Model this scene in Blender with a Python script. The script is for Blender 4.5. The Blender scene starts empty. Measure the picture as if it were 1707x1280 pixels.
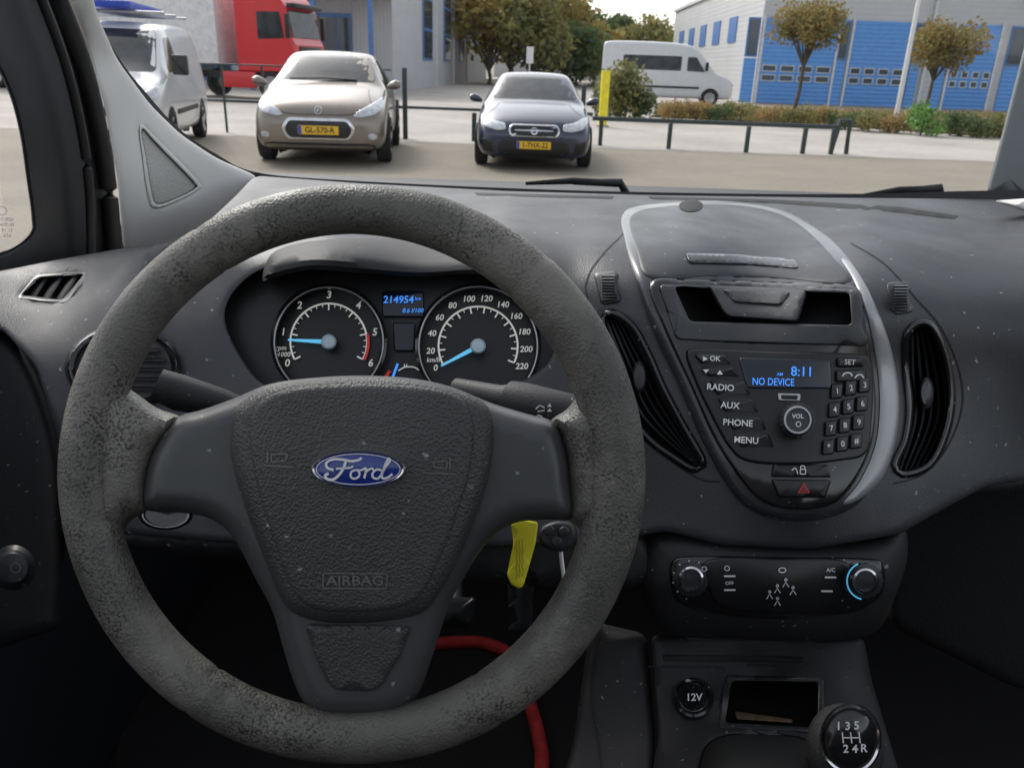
import bpy,bmesh,math,random
import numpy as np
from mathutils import Vector, Matrix, geometry
from mathutils.bvhtree import BVHTree
random.seed(7)
scene=bpy.context.scene
COL=scene.collection
# ------------------------------------------------------------------ survey of the cab
F=1350.0;CX=853.5;CY=640.0
PITCH=math.radians(21.4);ROLL=math.radians(2.0)
EYE=Vector((0,0,1.45))
FW=Vector((0,math.cos(PITCH),-math.sin(PITCH)))
U0=Vector((0,math.sin(PITCH),math.cos(PITCH)));X0=Vector((1,0,0))
RT=X0*math.cos(ROLL)+U0*math.sin(ROLL)
UP=U0*math.cos(ROLL)-X0*math.sin(ROLL)
def ray(u,v): return FW+RT*((u-CX)/F)+UP*((CY-v)/F)
def sp(u,v,d): return EYE+ray(u,v)*d
def on_ground(u,v,z=0):
    r=ray(u,v);return EYE+r*((z-EYE.z)/r.z)
def on_y(u,v,y):
    r=ray(u,v);return EYE+r*(y/r.y)
class Surf:
    def __init__(s,c):
        c=np.array(c,float);s.p=c[:,:2]/1000;n=len(c)
        r=np.linalg.norm(s.p[:,None]-s.p[None],axis=2)
        K=np.where(r>0,r*r*np.log(r+1e-12),0)+np.eye(n)*1e-4
        P=np.hstack([np.ones((n,1)),s.p])
        A=np.vstack([np.hstack([K,P]),np.hstack([P.T,np.zeros((3,3))])])
        s.w=np.linalg.solve(A,np.concatenate([c[:,2],np.zeros(3)]))
    def d(s,u,v):
        q=np.array([u/1000,v/1000]);r=np.linalg.norm(s.p-q,axis=1)
        k=r*r*np.log(r+1e-12)
        return float(k@s.w[:-3]+s.w[-3]+s.w[-2]*q[0]+s.w[-1]*q[1])
    def __call__(s,u,v,h): return sp(u,v,s.d(u,v)-h)
def flat(d,du=0,dv=0,u0=0,v0=0):
    return lambda u,v,h: sp(u,v,d+du*(u-u0)+dv*(v-v0)-h)
# ------------------------------------------------------------------ materials
def nd(nt,t,**k):
    n=nt.nodes.new(t)
    for a,b in k.items(): setattr(n,a,b)
    return n
def pbr(name,c,r=.5,m=0,var=.12,vs=6,bs=0,bd=.3,dist=.001,bt='noise',coat=0,spec=.5,em=0,dust=0,c2=None,wave=0,rv=0,ds=500,smudge=0):
    M=bpy.data.materials.new(name);M.use_nodes=True;nt=M.node_tree
    b=nt.nodes['Principled BSDF'];L=nt.links.new
    tc=nd(nt,'ShaderNodeTexCoord')
    no=nd(nt,'ShaderNodeTexNoise');no.inputs['Scale'].default_value=vs;no.inputs['Detail'].default_value=6
    L(tc.outputs['Object'],no.inputs['Vector'])
    rp=nd(nt,'ShaderNodeValToRGB');L(no.outputs['Fac'],rp.inputs[0])
    e=rp.color_ramp.elements;e[0].position=.32;e[1].position=.68
    e[0].color=(*[x*(1-var) for x in c],1)
    e[1].color=(*(c2 if c2 else [x*(1+var) for x in c]),1)
    col=rp.outputs[0]
    if smudge:
        n5=nd(nt,'ShaderNodeTexNoise');n5.inputs['Scale'].default_value=11;n5.inputs['Detail'].default_value=9;n5.inputs['Roughness'].default_value=.7;n5.inputs['Distortion'].default_value=1.2
        L(tc.outputs['Object'],n5.inputs['Vector'])
        r5=nd(nt,'ShaderNodeValToRGB');L(n5.outputs['Fac'],r5.inputs[0])
        r5.color_ramp.elements[0].position=.5;r5.color_ramp.elements[1].position=.75
        r5.color_ramp.elements[0].color=(0,0,0,1);r5.color_ramp.elements[1].color=(smudge,smudge,smudge,1)
        mx=nd(nt,'ShaderNodeMixRGB');L(r5.outputs[0],mx.inputs[0]);L(col,mx.inputs[1]);mx.inputs[2].default_value=(.2,.195,.18,1)
        col=mx.outputs[0]
    if dust:
        n2=nd(nt,'ShaderNodeTexNoise');n2.inputs['Scale'].default_value=ds;n2.inputs['Detail'].default_value=2
        L(tc.outputs['Object'],n2.inputs['Vector'])
        r2=nd(nt,'ShaderNodeValToRGB');L(n2.outputs['Fac'],r2.inputs[0])
        r2.color_ramp.elements[0].position=.71;r2.color_ramp.elements[1].position=.76
        r2.color_ramp.elements[0].color=(0,0,0,1);r2.color_ramp.elements[1].color=(dust,dust,dust,1)
        mx=nd(nt,'ShaderNodeMixRGB');L(r2.outputs[0],mx.inputs[0]);L(col,mx.inputs[1]);mx.inputs[2].default_value=(.5,.5,.48,1)
        col=mx.outputs[0]
    L(col,b.inputs['Base Color'])
    b.inputs['Roughness'].default_value=r;b.inputs['Metallic'].default_value=m
    if rv:
        n3=nd(nt,'ShaderNodeTexNoise');n3.inputs['Scale'].default_value=vs*2.3;n3.inputs['Detail'].default_value=5
        L(tc.outputs['Object'],n3.inputs['Vector'])
        mr=nd(nt,'ShaderNodeMapRange');L(n3.outputs['Fac'],mr.inputs[0]);mr.inputs[1].default_value=.3;mr.inputs[2].default_value=.7
        mr.inputs[3].default_value=max(.02,r-rv);mr.inputs[4].default_value=min(1,r+rv);L(mr.outputs[0],b.inputs['Roughness'])
    b.inputs['Coat Weight'].default_value=coat;b.inputs['Coat Roughness'].default_value=.06
    b.inputs['Specular IOR Level'].default_value=spec
    if em:
        b.inputs['Emission Strength'].default_value=em;b.inputs['Emission Color'].default_value=(*c,1)
    if bs or wave:
        bp=nd(nt,'ShaderNodeBump');bp.inputs['Strength'].default_value=bd;bp.inputs['Distance'].default_value=dist
        if wave:
            t=nd(nt,'ShaderNodeTexWave');t.inputs['Scale'].default_value=wave;t.bands_direction='X' if wave>0 else 'Z'
            t.inputs['Scale'].default_value=abs(wave);L(tc.outputs['Object'],t.inputs['Vector']);L(t.outputs['Fac'],bp.inputs['Height'])
        elif bt=='vor':
            t=nd(nt,'ShaderNodeTexVoronoi');t.inputs['Scale'].default_value=bs;L(tc.outputs['Object'],t.inputs['Vector'])
            n4=nd(nt,'ShaderNodeTexNoise');n4.inputs['Scale'].default_value=bs*1.2;L(tc.outputs['Object'],n4.inputs['Vector'])
            ad=nd(nt,'ShaderNodeMath',operation='ADD');L(t.outputs['Distance'],ad.inputs[0]);L(n4.outputs['Fac'],ad.inputs[1]);L(ad.outputs[0],bp.inputs['Height'])
        else:
            t=nd(nt,'ShaderNodeTexNoise');t.inputs['Scale'].default_value=bs;t.inputs['Detail'].default_value=4
            L(tc.outputs['Object'],t.inputs['Vector']);L(t.outputs['Fac'],bp.inputs['Height'])
        L(bp.outputs[0],b.inputs['Normal'])
    return M
def glassmat(name,fac,rough=.02,tint=(1,1,1),fog=0):
    M=bpy.data.materials.new(name);M.use_nodes=True;nt=M.node_tree;nt.nodes.clear();L=nt.links.new
    o=nd(nt,'ShaderNodeOutputMaterial');t=nd(nt,'ShaderNodeBsdfTransparent');t.inputs[0].default_value=(*tint,1)
    g=nd(nt,'ShaderNodeBsdfGlossy');g.inputs['Roughness'].default_value=rough
    m=nd(nt,'ShaderNodeMixShader');m.inputs[0].default_value=fac
    L(t.outputs[0],m.inputs[1]);L(g.outputs[0],m.inputs[2])
    if fog:
        tc=nd(nt,'ShaderNodeTexCoord');n=nd(nt,'ShaderNodeTexNoise');n.inputs['Scale'].default_value=90;n.inputs['Detail'].default_value=3
        L(tc.outputs['Object'],n.inputs['Vector']);r=nd(nt,'ShaderNodeValToRGB');L(n.outputs['Fac'],r.inputs[0])
        r.color_ramp.elements[0].position=.45;r.color_ramp.elements[1].position=.85
        r.color_ramp.elements[0].color=(fog*.3,)*3+(1,);r.color_ramp.elements[1].color=(fog*3,)*3+(1,)
        df=nd(nt,'ShaderNodeBsdfDiffuse');df.inputs[0].default_value=(.7,.7,.7,1)
        m2=nd(nt,'ShaderNodeMixShader');L(r.outputs[0],m2.inputs[0]);L(m.outputs[0],m2.inputs[1]);L(df.outputs[0],m2.inputs[2]);m=m2
    L(m.outputs[0],o.inputs[0]);return M
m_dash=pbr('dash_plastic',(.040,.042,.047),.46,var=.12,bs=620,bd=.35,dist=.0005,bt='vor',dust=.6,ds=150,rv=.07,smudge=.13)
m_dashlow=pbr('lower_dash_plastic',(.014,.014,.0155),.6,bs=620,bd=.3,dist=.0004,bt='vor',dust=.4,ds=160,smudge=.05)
m_satin=pbr('satin_plastic',(.032,.034,.037),.38,var=.1,bs=900,bd=.15,dist=.0003,dust=.5,ds=200,rv=.08,smudge=.06)
m_lid=pbr('lid_plastic',(.026,.028,.032),.40,bs=900,bd=.1,dist=.0003,dust=.6,ds=170,rv=.08,smudge=.15)
m_gloss=pbr('gloss_black',(.008,.008,.009),.16,coat=.3,dust=.9,ds=210,rv=.06,smudge=.08)
m_trim=pbr('stack_trim',(.034,.036,.04),.25,coat=.3,dust=.6,ds=200,rv=.08,smudge=.1)
m_strip=pbr('glare_strip',(.36,.365,.37),.34,.35,dust=.4,ds=220,rv=.08)  # pale satin colour stands in for glare on the stack trim
m_black=pbr('matt_black',(.006,.006,.006),.7)
m_face=pbr('gauge_face',(.008,.008,.009),.4)
m_hub=pbr('airbag_grain',(.044,.045,.043),.45,var=.14,vs=20,bs=560,bd=.75,dist=.0008,bt='vor',dust=.5,ds=120,rv=.05)
m_spoke=pbr('spoke_plastic',(.055,.057,.059),.43,bs=800,bd=.15,dist=.0003,dust=.45,ds=140,rv=.08,smudge=.06)
m_chrome=pbr('chrome',(.7,.7,.72),.15,1)
m_silver=pbr('silver_paint',(.45,.45,.46),.35,.6)
m_pillar=pbr('pillar_trim',(.74,.725,.69),.75,bs=600,bd=.25,dist=.0004,var=.05)
m_grille=pbr('speaker_mesh',(.5,.49,.46),.7,bs=420,bd=.7,dist=.0015,bt='vor')
m_seal=pbr('rubber_seal',(.012,.012,.013),.55)
m_door=pbr('door_plastic',(.02,.022,.028),.5,bs=500,bd=.2,dist=.0005)
m_white=pbr('white_print',(.75,.75,.75),.5,var=.02)
m_gauge=pbr('gauge_print',(.8,.78,.72),.5,var=.02,em=.18)
m_dim=pbr('embossed_print',(.12,.12,.115),.45)
m_blue=pbr('needle_blue',(.12,.55,.85),.4,em=.5,var=.03)
m_lcd=pbr('lcd_blue',(.06,.28,.9),.4,em=.7,var=.03)
m_lcdbg=pbr('lcd_glass',(.006,.01,.022),.12,coat=.3)
m_red=pbr('red_print',(.65,.04,.03),.5,var=.05,em=.15)
m_edge=pbr('red_mat_piping',(.42,.02,.02),.8,var=.3,vs=30)
m_carpet=pbr('carpet',(.007,.007,.008),.95,bs=400,bd=.8,dist=.003)
m_fordblue=pbr('emblem_blue',(.008,.03,.22),.2,coat=.6,var=.08)
m_yellowtag=pbr('tag_yellow',(.75,.68,.02),.5,var=.05)
def rimmat():
    M=pbr('worn_rim',(.082,.081,.070),.47,var=.2,vs=18,c2=(.125,.122,.104),bs=520,bd=.6,dist=.0006,bt='vor',rv=.12)
    nt=M.node_tree;L=nt.links.new;b=nt.nodes['Principled BSDF']
    src=b.inputs['Base Color'].links[0].from_socket
    tc=[n for n in nt.nodes if n.type=='TEX_COORD'][0]
    n3=nd(nt,'ShaderNodeTexNoise');n3.inputs['Scale'].default_value=10;n3.inputs['Detail'].default_value=9;n3.inputs['Roughness'].default_value=.65;L(tc.outputs['Object'],n3.inputs['Vector'])
    r3=nd(nt,'ShaderNodeValToRGB');L(n3.outputs['Fac'],r3.inputs[0]);r3.color_ramp.elements[0].position=.50;r3.color_ramp.elements[1].position=.60;r3.color_ramp.elements[1].color=(.6,.6,.6,1)
    m2=nd(nt,'ShaderNodeMixRGB');L(r3.outputs[0],m2.inputs[0]);L(src,m2.inputs[1]);m2.inputs[2].default_value=(.20,.19,.16,1)
    n1=nd(nt,'ShaderNodeTexNoise');n1.inputs['Scale'].default_value=13;n1.inputs['Detail'].default_value=10;n1.inputs['Roughness'].default_value=.75
    L(tc.outputs['Object'],n1.inputs['Vector'])
    r1=nd(nt,'ShaderNodeValToRGB');L(n1.outputs['Fac'],r1.inputs[0]);r1.color_ramp.elements[0].position=.46;r1.color_ramp.elements[1].position=.56
    n2=nd(nt,'ShaderNodeTexNoise');n2.inputs['Scale'].default_value=560;n2.inputs['Detail'].default_value=3;L(tc.outputs['Object'],n2.inputs['Vector'])
    r2=nd(nt,'ShaderNodeValToRGB');L(n2.outputs['Fac'],r2.inputs[0]);r2.color_ramp.elements[0].position=.5;r2.color_ramp.elements[1].position=.57
    mu=nd(nt,'ShaderNodeMath',operation='MULTIPLY');L(r1.outputs[0],mu.inputs[0]);L(r2.outputs[0],mu.inputs[1])
    mx=nd(nt,'ShaderNodeMixRGB');L(mu.outputs[0],mx.inputs[0]);L(m2.outputs[0],mx.inputs[1]);mx.inputs[2].default_value=(.032,.03,.025,1)
    L(mx.outputs[0],b.inputs['Base Color']);return M
m_rim=rimmat()
# ------------------------------------------------------------------ mesh helpers
THINGS=[]
def thing(name,label,cat,group=None,loc=None,rot=0,auto=True):
    e=bpy.data.objects.new(name,None);COL.objects.link(e);e['label']=label;e['category']=cat
    if group:e['group']=group
    e.empty_display_size=.1
    if loc is not None: e.location=loc;e.rotation_euler=(0,0,rot);auto=False
    if auto:THINGS.append(e)
    return e
def mk(name,vs,fs,mat,parent=None,ang=40,recalc=False):
    me=bpy.data.meshes.new(name);me.from_pydata([tuple(v) for v in vs],[],[tuple(f) for f in fs]);me.validate()
    if recalc:
        bm=bmesh.new();bm.from_mesh(me);bmesh.ops.recalc_face_normals(bm,faces=bm.faces);bm.to_mesh(me);bm.free()
    if ang:
        me.polygons.foreach_set('use_smooth',[True]*len(me.polygons));me.set_sharp_from_angle(angle=math.radians(ang))
    me.materials.append(mat)
    ob=bpy.data.objects.new(name,me);COL.objects.link(ob)
    if parent:ob.parent=parent
    return ob
def structure(ob,kind='structure'):
    ob['kind']=kind;return ob
def rnd(pts,r=8,n=4,seg=30):
    out=[];N=len(pts);P=[Vector(p) for p in pts]
    for i in range(N):
        a,c,b=P[i-1],P[i],P[(i+1)%N]
        la,lb=(a-c).length,(b-c).length
        p0=c+(a-c)*(min(r,la*.48)/la);p1=c+(b-c)*(min(r,lb*.48)/lb)
        for k in range(n+1):
            t=k/n;out.append(p0*(1-t)**2+c*2*t*(1-t)+p1*t*t)
    res=[]
    for i in range(len(out)):
        a,b=out[i],out[(i+1)%len(out)];L=(b-a).length
        if L<1e-4: continue
        k=max(1,int(L/seg))
        for j in range(k):res.append(tuple(a.lerp(b,j/k)))
    return res
def cat(pts,n=8,closed=False):
    P=[np.array(p,float) for p in pts];N=len(P);out=[]
    for i in range(N if closed else N-1):
        if closed:a,b,c,d=P[i-1],P[i],P[(i+1)%N],P[(i+2)%N]
        else:a,b,c,d=P[max(i-1,0)],P[i],P[i+1],P[min(i+2,N-1)]
        for k in range(n):
            t=k/n;out.append(tuple(.5*((2*b)+(c-a)*t+(2*a-5*b+4*c-d)*t*t+(3*b-a-3*c+d)*t**3)))
    if not closed:out.append(tuple(P[-1]))
    return out
def spl(pts,n=6): return cat(pts,n,True)
def ell(cx,cy,rx,ry,n=40):
    return [(cx+rx*math.cos(2*math.pi*i/n),cy+ry*math.sin(2*math.pi*i/n)) for i in range(n)]
def pip(P,poly):
    x,y=P[:,0],P[:,1];ins=np.zeros(len(P),bool);n=len(poly)
    for i in range(n):
        x1,y1=poly[i];x2,y2=poly[(i+1)%n]
        if y1==y2:continue
        c=((y1>y)!=(y2>y))&(x<(x2-x1)*(y-y1)/(y2-y1)+x1);ins^=c
    return ins
def dist(P,loops):
    D=np.full(len(P),1e9)
    for lp in loops:
        A=np.array(lp);B=np.roll(A,-1,0);AB=B-A;l2=(AB**2).sum(1)+1e-12
        for i in range(len(A)):
            t=np.clip(((P-A[i])@AB[i])/l2[i],0,1)
            D=np.minimum(D,np.hypot(*(P-A[i]-t[:,None]*AB[i]).T))
    return D
def patch(name,outline,M,mat,parent=None,h=0,H=0,ew=8,g=20,skirt=.006,holes=(),ang=50,hf=None):
    loops=[list(map(tuple,outline))]+[list(map(tuple,x)) for x in holes]
    pts=[];ed=[]
    for lp in loops:
        s=len(pts);pts+=lp;ed+=[(s+i,s+(i+1)%len(lp)) for i in range(len(lp))]
    A=np.array(loops[0]);cand=[]
    def inside(P):
        m=pip(P,loops[0])
        for q in loops[1:]:m&=~pip(P,q)
        return m
    if H:
        for lp in loops:
            q=np.array(lp);tn=np.roll(q,-1,0)-np.roll(q,1,0);tn/=np.linalg.norm(tn,axis=1)[:,None]+1e-9
            nn=np.stack([tn[:,1],-tn[:,0]],1)
            for t in (.08,.3,.65,1.0):
                for s in(1,-1):
                    P=q+nn*s*t*ew;P=P[inside(P)]
                    if len(P):
                        P=P[dist(P,loops)>=.95*t*ew-1e-6];cand+=list(P)
    mn,mx=A.min(0),A.max(0)
    gx,gy=np.meshgrid(np.arange(mn[0]+g/2,mx[0],g),np.arange(mn[1]+g/2,mx[1],g))
    P=np.stack([gx.ravel(),gy.ravel()],1)
    if len(P):
        P=P[inside(P)]
        if len(P):
            P=P[dist(P,loops)>(ew+g*.4 if H else g*.3)];cand+=list(P)
    pts+= [tuple(p) for p in cand]
    V,E,Fc,_,_,_=geometry.delaunay_2d_cdt([Vector(p) for p in pts],ed,[],0,1e-5)
    V=np.array([tuple(v) for v in V]);C=np.array([V[list(f)].mean(0) for f in Fc])
    keep=inside(C);Fc=[list(f) for f,k in zip(Fc,keep) if k]
    D=dist(V,loops)
    hv=h+(H*np.sqrt(np.clip(1-(1-np.minimum(1,D/ew))**2,0,1)) if H else 0*D)
    if hf:hv=hv+np.array([hf(*p) for p in V])
    v3=[M(V[i][0],V[i][1],hv[i]) for i in range(len(V))]
    cnt={}
    for f in Fc:
        for i in range(3):
            a,b=f[i],f[(i+1)%3];k=(min(a,b),max(a,b));cnt.setdefault(k,[]).append((a,b))
    if skirt:
        low={}
        for k,es in cnt.items():
            if len(es)==1:
                a,b=es[0]
                for q in(a,b):
                    if q not in low:
                        low[q]=len(v3);v3.append(M(V[q][0],V[q][1],h-skirt))
                Fc.append([b,a,low[a],low[b]])
    return mk(name,v3,Fc,mat,parent,ang,recalc=True)
def revolve(name,cx,cy,prof,M,mat,parent=None,n=40,asp=1,ang=35,ribs=0):
    vs=[];fs=[]
    for j,(r,h) in enumerate(prof):
        for i in range(n):
            a=2*math.pi*i/n;rr=r*(1-(.06 if ribs and i%2 and j<ribs else 0))
            vs.append(M(cx+rr*math.cos(a),cy+rr*asp*math.sin(a),h))
    for j in range(len(prof)-1):
        for i in range(n):
            k=(i+1)%n;fs.append((j*n+i,j*n+k,(j+1)*n+k,(j+1)*n+i))
    if not any(q in name for q in('ring','bezel','rim')):fs.append(tuple((len(prof)-1)*n+i for i in range(n)))
    return mk(name,vs,fs,mat,parent,ang)
class Acc:
    def __init__(s):s.v=[];s.f=[]
    def text(s,t,u,v,size,M,h,ang=0,bold=.012,sx=1,shear=0):
        cu=bpy.data.curves.new('t','FONT');cu.body=t;cu.align_x='CENTER';cu.align_y='CENTER';cu.offset=bold;cu.shear=shear;cu.resolution_u=3
        ob=bpy.data.objects.new('t',cu);me=bpy.data.meshes.new_from_object(ob)
        b=len(s.v);c,sn=math.cos(ang),math.sin(ang)
        for w in me.vertices:
            x,y=w.co.x*size*sx,-w.co.y*size;s.v.append(M(u+x*c-y*sn,v+x*sn+y*c,h))
        s.f+=[[b+i for i in p.vertices] for p in me.polygons]
        bpy.data.objects.remove(ob);bpy.data.meshes.remove(me);bpy.data.curves.remove(cu)
    def line(s,pts,w,M,h,closed=False):
        n=len(pts);b=len(s.v)
        for i in range(n):
            if closed:a,c=pts[i-1],pts[(i+1)%n]
            else:a,c=pts[max(0,i-1)],pts[min(n-1,i+1)]
            dx,dy=c[0]-a[0],c[1]-a[1];l=math.hypot(dx,dy)+1e-9;nx,ny=-dy/l*w/2,dx/l*w/2
            s.v.append(M(pts[i][0]+nx,pts[i][1]+ny,h));s.v.append(M(pts[i][0]-nx,pts[i][1]-ny,h))
        for i in range(n if closed else n-1):
            j=(i+1)%n;s.f.append([b+2*i,b+2*i+1,b+2*j+1,b+2*j])
    def poly(s,pts,M,h):
        b=len(s.v);s.v+=[M(p[0],p[1],h) for p in pts];s.f.append(list(range(b,b+len(pts))))
    def done(s,name,mat,parent):return mk(name,s.v,s.f,mat,parent,0)
def tube(name,pts,rad,mat,parent=None,n=12,flat_=1):
    pts=[Vector(p) for p in pts];vs=[];fs=[]
    if not hasattr(rad,'__len__'):rad=[rad]*len(pts)
    for i,p in enumerate(pts):
        t=(pts[min(i+1,len(pts)-1)]-pts[max(i-1,0)]).normalized()
        a=t.cross(Vector((0,0,1)));a=a.normalized() if a.length>.05 else Vector((1,0,0));b=a.cross(t).normalized()
        for k in range(n):
            q=2*math.pi*k/n;vs.append(p+a*rad[i]*math.cos(q)+b*rad[i]*flat_*math.sin(q))
    for i in range(len(pts)-1):
        for k in range(n):
            j=(k+1)%n;fs.append((i*n+k,i*n+j,(i+1)*n+j,(i+1)*n+k))
    fs.append(tuple(range(n))[::-1]);fs.append(tuple((len(pts)-1)*n+k for k in range(n)))
    return mk(name,vs,fs,mat,parent,50)
def bx(name,x0,x1,y0,y1,z0,z1,mat,parent=None,bev=0,seg=2):
    bm=bmesh.new();bmesh.ops.create_cube(bm,size=1)
    for v in bm.verts:
        v.co=Vector((x0 if v.co.x<0 else x1,y0 if v.co.y<0 else y1,z0 if v.co.z<0 else z1))
    if bev:bmesh.ops.bevel(bm,geom=bm.edges[:],offset=bev,segments=seg,affect='EDGES',profile=.6)
    me=bpy.data.meshes.new(name);bm.to_mesh(me);bm.free();me.materials.append(mat)
    if bev:
        me.polygons.foreach_set('use_smooth',[True]*len(me.polygons));me.set_sharp_from_angle(angle=math.radians(40))
    o=bpy.data.objects.new(name,me);COL.objects.link(o)
    if parent:o.parent=parent
    return o
def join(name,obs,parent=None):
    vs=[];fs=[];mi=[];mats=[]
    for o in obs:
        b=len(vs);vs+=[tuple(v.co) for v in o.data.vertices]
        for p in o.data.polygons:
            fs.append([b+i for i in p.vertices]);m=o.data.materials[0]
            if m not in mats:mats.append(m)
            mi.append(mats.index(m))
    o2=mk(name,vs,fs,mats[0],parent,40)
    for m in mats[1:]:o2.data.materials.append(m)
    for p,i in zip(o2.data.polygons,mi):p.material_index=i
    for o in obs:
        me=o.data;bpy.data.objects.remove(o);bpy.data.meshes.remove(me)
    return o2
# ================================================================== DASHBOARD
def T(u,v): return .165/(-ray(u,v).z)
ct=[(u,v,T(u,v)) for u in (300,550,850,1150,1450,1750,1950) for v in (300,335,370)]
ct+=[(100,445,.93),(0,470,.88),(-150,480,.80),(250,500,.82),(300,440,.86),(380,600,.79),(0,540,.81),(60,600,.79),(100,740,.78),(300,700,.78),(300,880,.77),(600,850,.76),(900,880,.77),
(600,430,.80),(600,500,.785),(800,500,.785),(950,450,.82),(950,560,.80),(1000,400,.87),(1200,410,.885),(1200,470,.835),(1250,550,.80),(1300,650,.775),(1320,750,.757),(1330,850,.752),(1330,905,.765),
(1500,420,.88),(1600,450,.87),(1500,600,.80),(1650,600,.83),(1550,800,.80),(1700,750,.86),(1900,800,.92),(1707,450,.88),(1900,450,.93),(1070,700,.775),(1060,860,.775),(0,900,.80),(-150,900,.80)]
DM=Surf(ct)
dash=thing('dashboard','dark grey grained van dashboard under the windscreen','dashboard')
clus=spl([(375,530),(392,484),(440,448),(520,437),(600,445),(660,452),(720,450),(790,450),(850,462),(895,492),(924,550),(915,600),(870,634),(790,650),(700,655),(560,655),(450,645),(400,592)])
ventL=spl([(1010,532),(1045,545),(1072,590),(1098,648),(1128,705),(1166,776),(1120,752),(1085,725),(1060,690),(1045,620)],5)
ventR=spl([(1520,560),(1546,546),(1568,590),(1580,655),(1572,715),(1545,770),(1500,781),(1517,735),(1524,680),(1518,610)],5)
ventC=rnd([(36,492),(66,463),(140,457),(104,500)],6)
tray=rnd([(1124,478),(1416,488),(1420,542),(1150,536)],8)
sk=rnd([(425,293),(600,306),(850,319),(1100,326),(1400,330),(1760,333),(1950,338),(1950,800),(1707,800),(1640,812),(1570,850),(1500,890),(1350,915),(1200,908),(1110,885),(1000,905),(700,915),(380,905),(110,880),(100,740),(60,610),(0,545),(-180,530),(-180,470),(0,452),(100,432),(205,414),(285,404),(340,376),(395,325)],14,4,18)
# raised passenger shelf edge: soft step across the right half of the top
def shelf(u,v):
    if u<1330:return 0
    e=372+ (u-1330)*.125
    f=min(1,(u-1330)/120)
    return .008*f/(1+math.exp(-(v-e)/4.0))
patch('dashboard_pad',sk,DM,m_dash,dash,0,.006,14,12,.05,holes=[clus,ventL,ventR,ventC,tray],ang=60,hf=shelf)
for a in ([(790,321),(900,324),(1024,327),(1020,332),(900,329),(795,326)],[(1080,327),(1300,333),(1500,345),(1600,360),(1590,366),(1480,353),(1290,339),(1085,332)]):
    patch('defroster_vent',rnd(a,3),DM,m_black,dash,.0065,.002,3,12,.003)
A=Acc()
A.line(cat([(975,478),(985,450),(1010,418),(1038,390),(1042,370)],6),2.2,DM,.0068);A.line(cat([(975,478),(985,520),(1010,590),(1050,690),(1090,745),(1160,795),(1200,803)],6),2.2,DM,.0068)
A.done('panel_seam',m_black,dash)
A=Acc()
A.line(cat([(1418,405),(1475,440),(1530,500),(1570,548),(1600,620),(1604,680),(1580,745),(1540,790),(1490,806)],6),2.2,lambda u,v,h:DM(u,v,h+shelf(u,v)),.0068)
A.done('panel_seam',m_black,dash)
hood=spl([(438,468),(450,425),(500,404),(600,396),(700,399),(800,412),(868,438),(915,490),(918,512),(880,478),(800,458),(700,462),(600,455),(520,450),(460,462)],6)
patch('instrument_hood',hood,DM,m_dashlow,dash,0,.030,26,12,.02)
# cluster
cl=thing('instrument_cluster','black instrument cluster with two round dials and blue needles','instrument cluster')
CM=flat(.815,0,-.00012,650,560)
patch('cluster_face',spl([(355,530),(380,460),(450,425),(700,420),(880,440),(945,540),(925,640),(850,680),(420,680)]),CM,m_face,cl,0,0,5,40,0)
m_hubcap=pbr('hub_cap',(.5,.62,.68),.4)
def gauge(cx,cy,r,vals,a0,a1,ring,minor,needle,unit):
    revolve('dial_bezel',cx,cy,[(ring+6,.0),(ring+5,.014),(ring+1,.016),(ring-3,.014),(ring-6,.002)],CM,m_gloss,cl,64)
    revolve('dial_ring',cx,cy,[(ring+.5,.0155),(ring-.2,.0172),(ring-2,.0165),(ring-2.4,.015)],CM,m_silver,cl,64)
    A=Acc();n=len(vals)
    for i,t in enumerate(vals):
        a=math.radians(a0+(a1-a0)*i/(n-1))
        if t:A.text(t,cx+(r+14)*math.cos(a),cy-(r+14)*math.sin(a),17 if len(vals)<9 else 14,CM,.004,bold=.02,shear=.15)
        A.line([(cx+q*math.cos(a),cy-q*math.sin(a)) for q in (r-11,r-1)],2.6,CM,.004)
    for i in range((n-1)*minor+1):
        a=math.radians(a0+(a1-a0)*i/((n-1)*minor));A.line([(cx+q*math.cos(a),cy-q*math.sin(a)) for q in (r-6,r-1)],1.3,CM,.004)
    A.line([(cx+r*math.cos(math.radians(a0+(a1-a0)*i/40)),cy-r*math.sin(math.radians(a0+(a1-a0)*i/40))) for i in range(41)],3.2,CM,.0045)
    for t,x,y in unit:A.text(t,x,y,11,CM,.004,shear=.2)
    A.done('dial_markings',m_gauge,cl)
    a=math.radians(needle);c,s=math.cos(a),-math.sin(a)
    B=Acc();L=r+4
    B.poly([(cx-s*4,cy+c*4),(cx+c*L-s*1.6,cy+s*L+c*1.6),(cx+c*L+s*1.6,cy+s*L-c*1.6),(cx+s*4,cy-c*4)],CM,.011)
    B.done('needle',m_blue,cl)
    revolve('needle_hub',cx,cy,[(13,.004),(13,.013),(10,.016),(4,.017)],CM,m_hubcap,cl,28)
gauge(548,570,64,['0','1','2','3','4','5','6'],207,-27,92,4,177,[('rpm',468,580),('x1000',470,591)])
gauge(797,577,66,['0','20','40','60','80','100','120','140','160','180','200','220'],207,-25,100,2,208,[('km/h',722,600)])
A=Acc();A.line([(548+66*math.cos(math.radians(12-i*3.2)),570-66*math.sin(math.radians(12-i*3.2))) for i in range(13)],4.5,CM,.005);A.line([(640,632),(650,618)],5,CM,.005);A.done('red_zone',m_red,cl)
patch('lcd_display',rnd([(637,485),(706,485),(706,528),(637,528)],4),CM,m_lcdbg,cl,.003,.001,3,30,.003)
patch('lcd_display',rnd([(655,538),(692,538),(690,585),(657,585)],4),CM,m_lcdbg,cl,.003,.001,3,30,.003)
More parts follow.
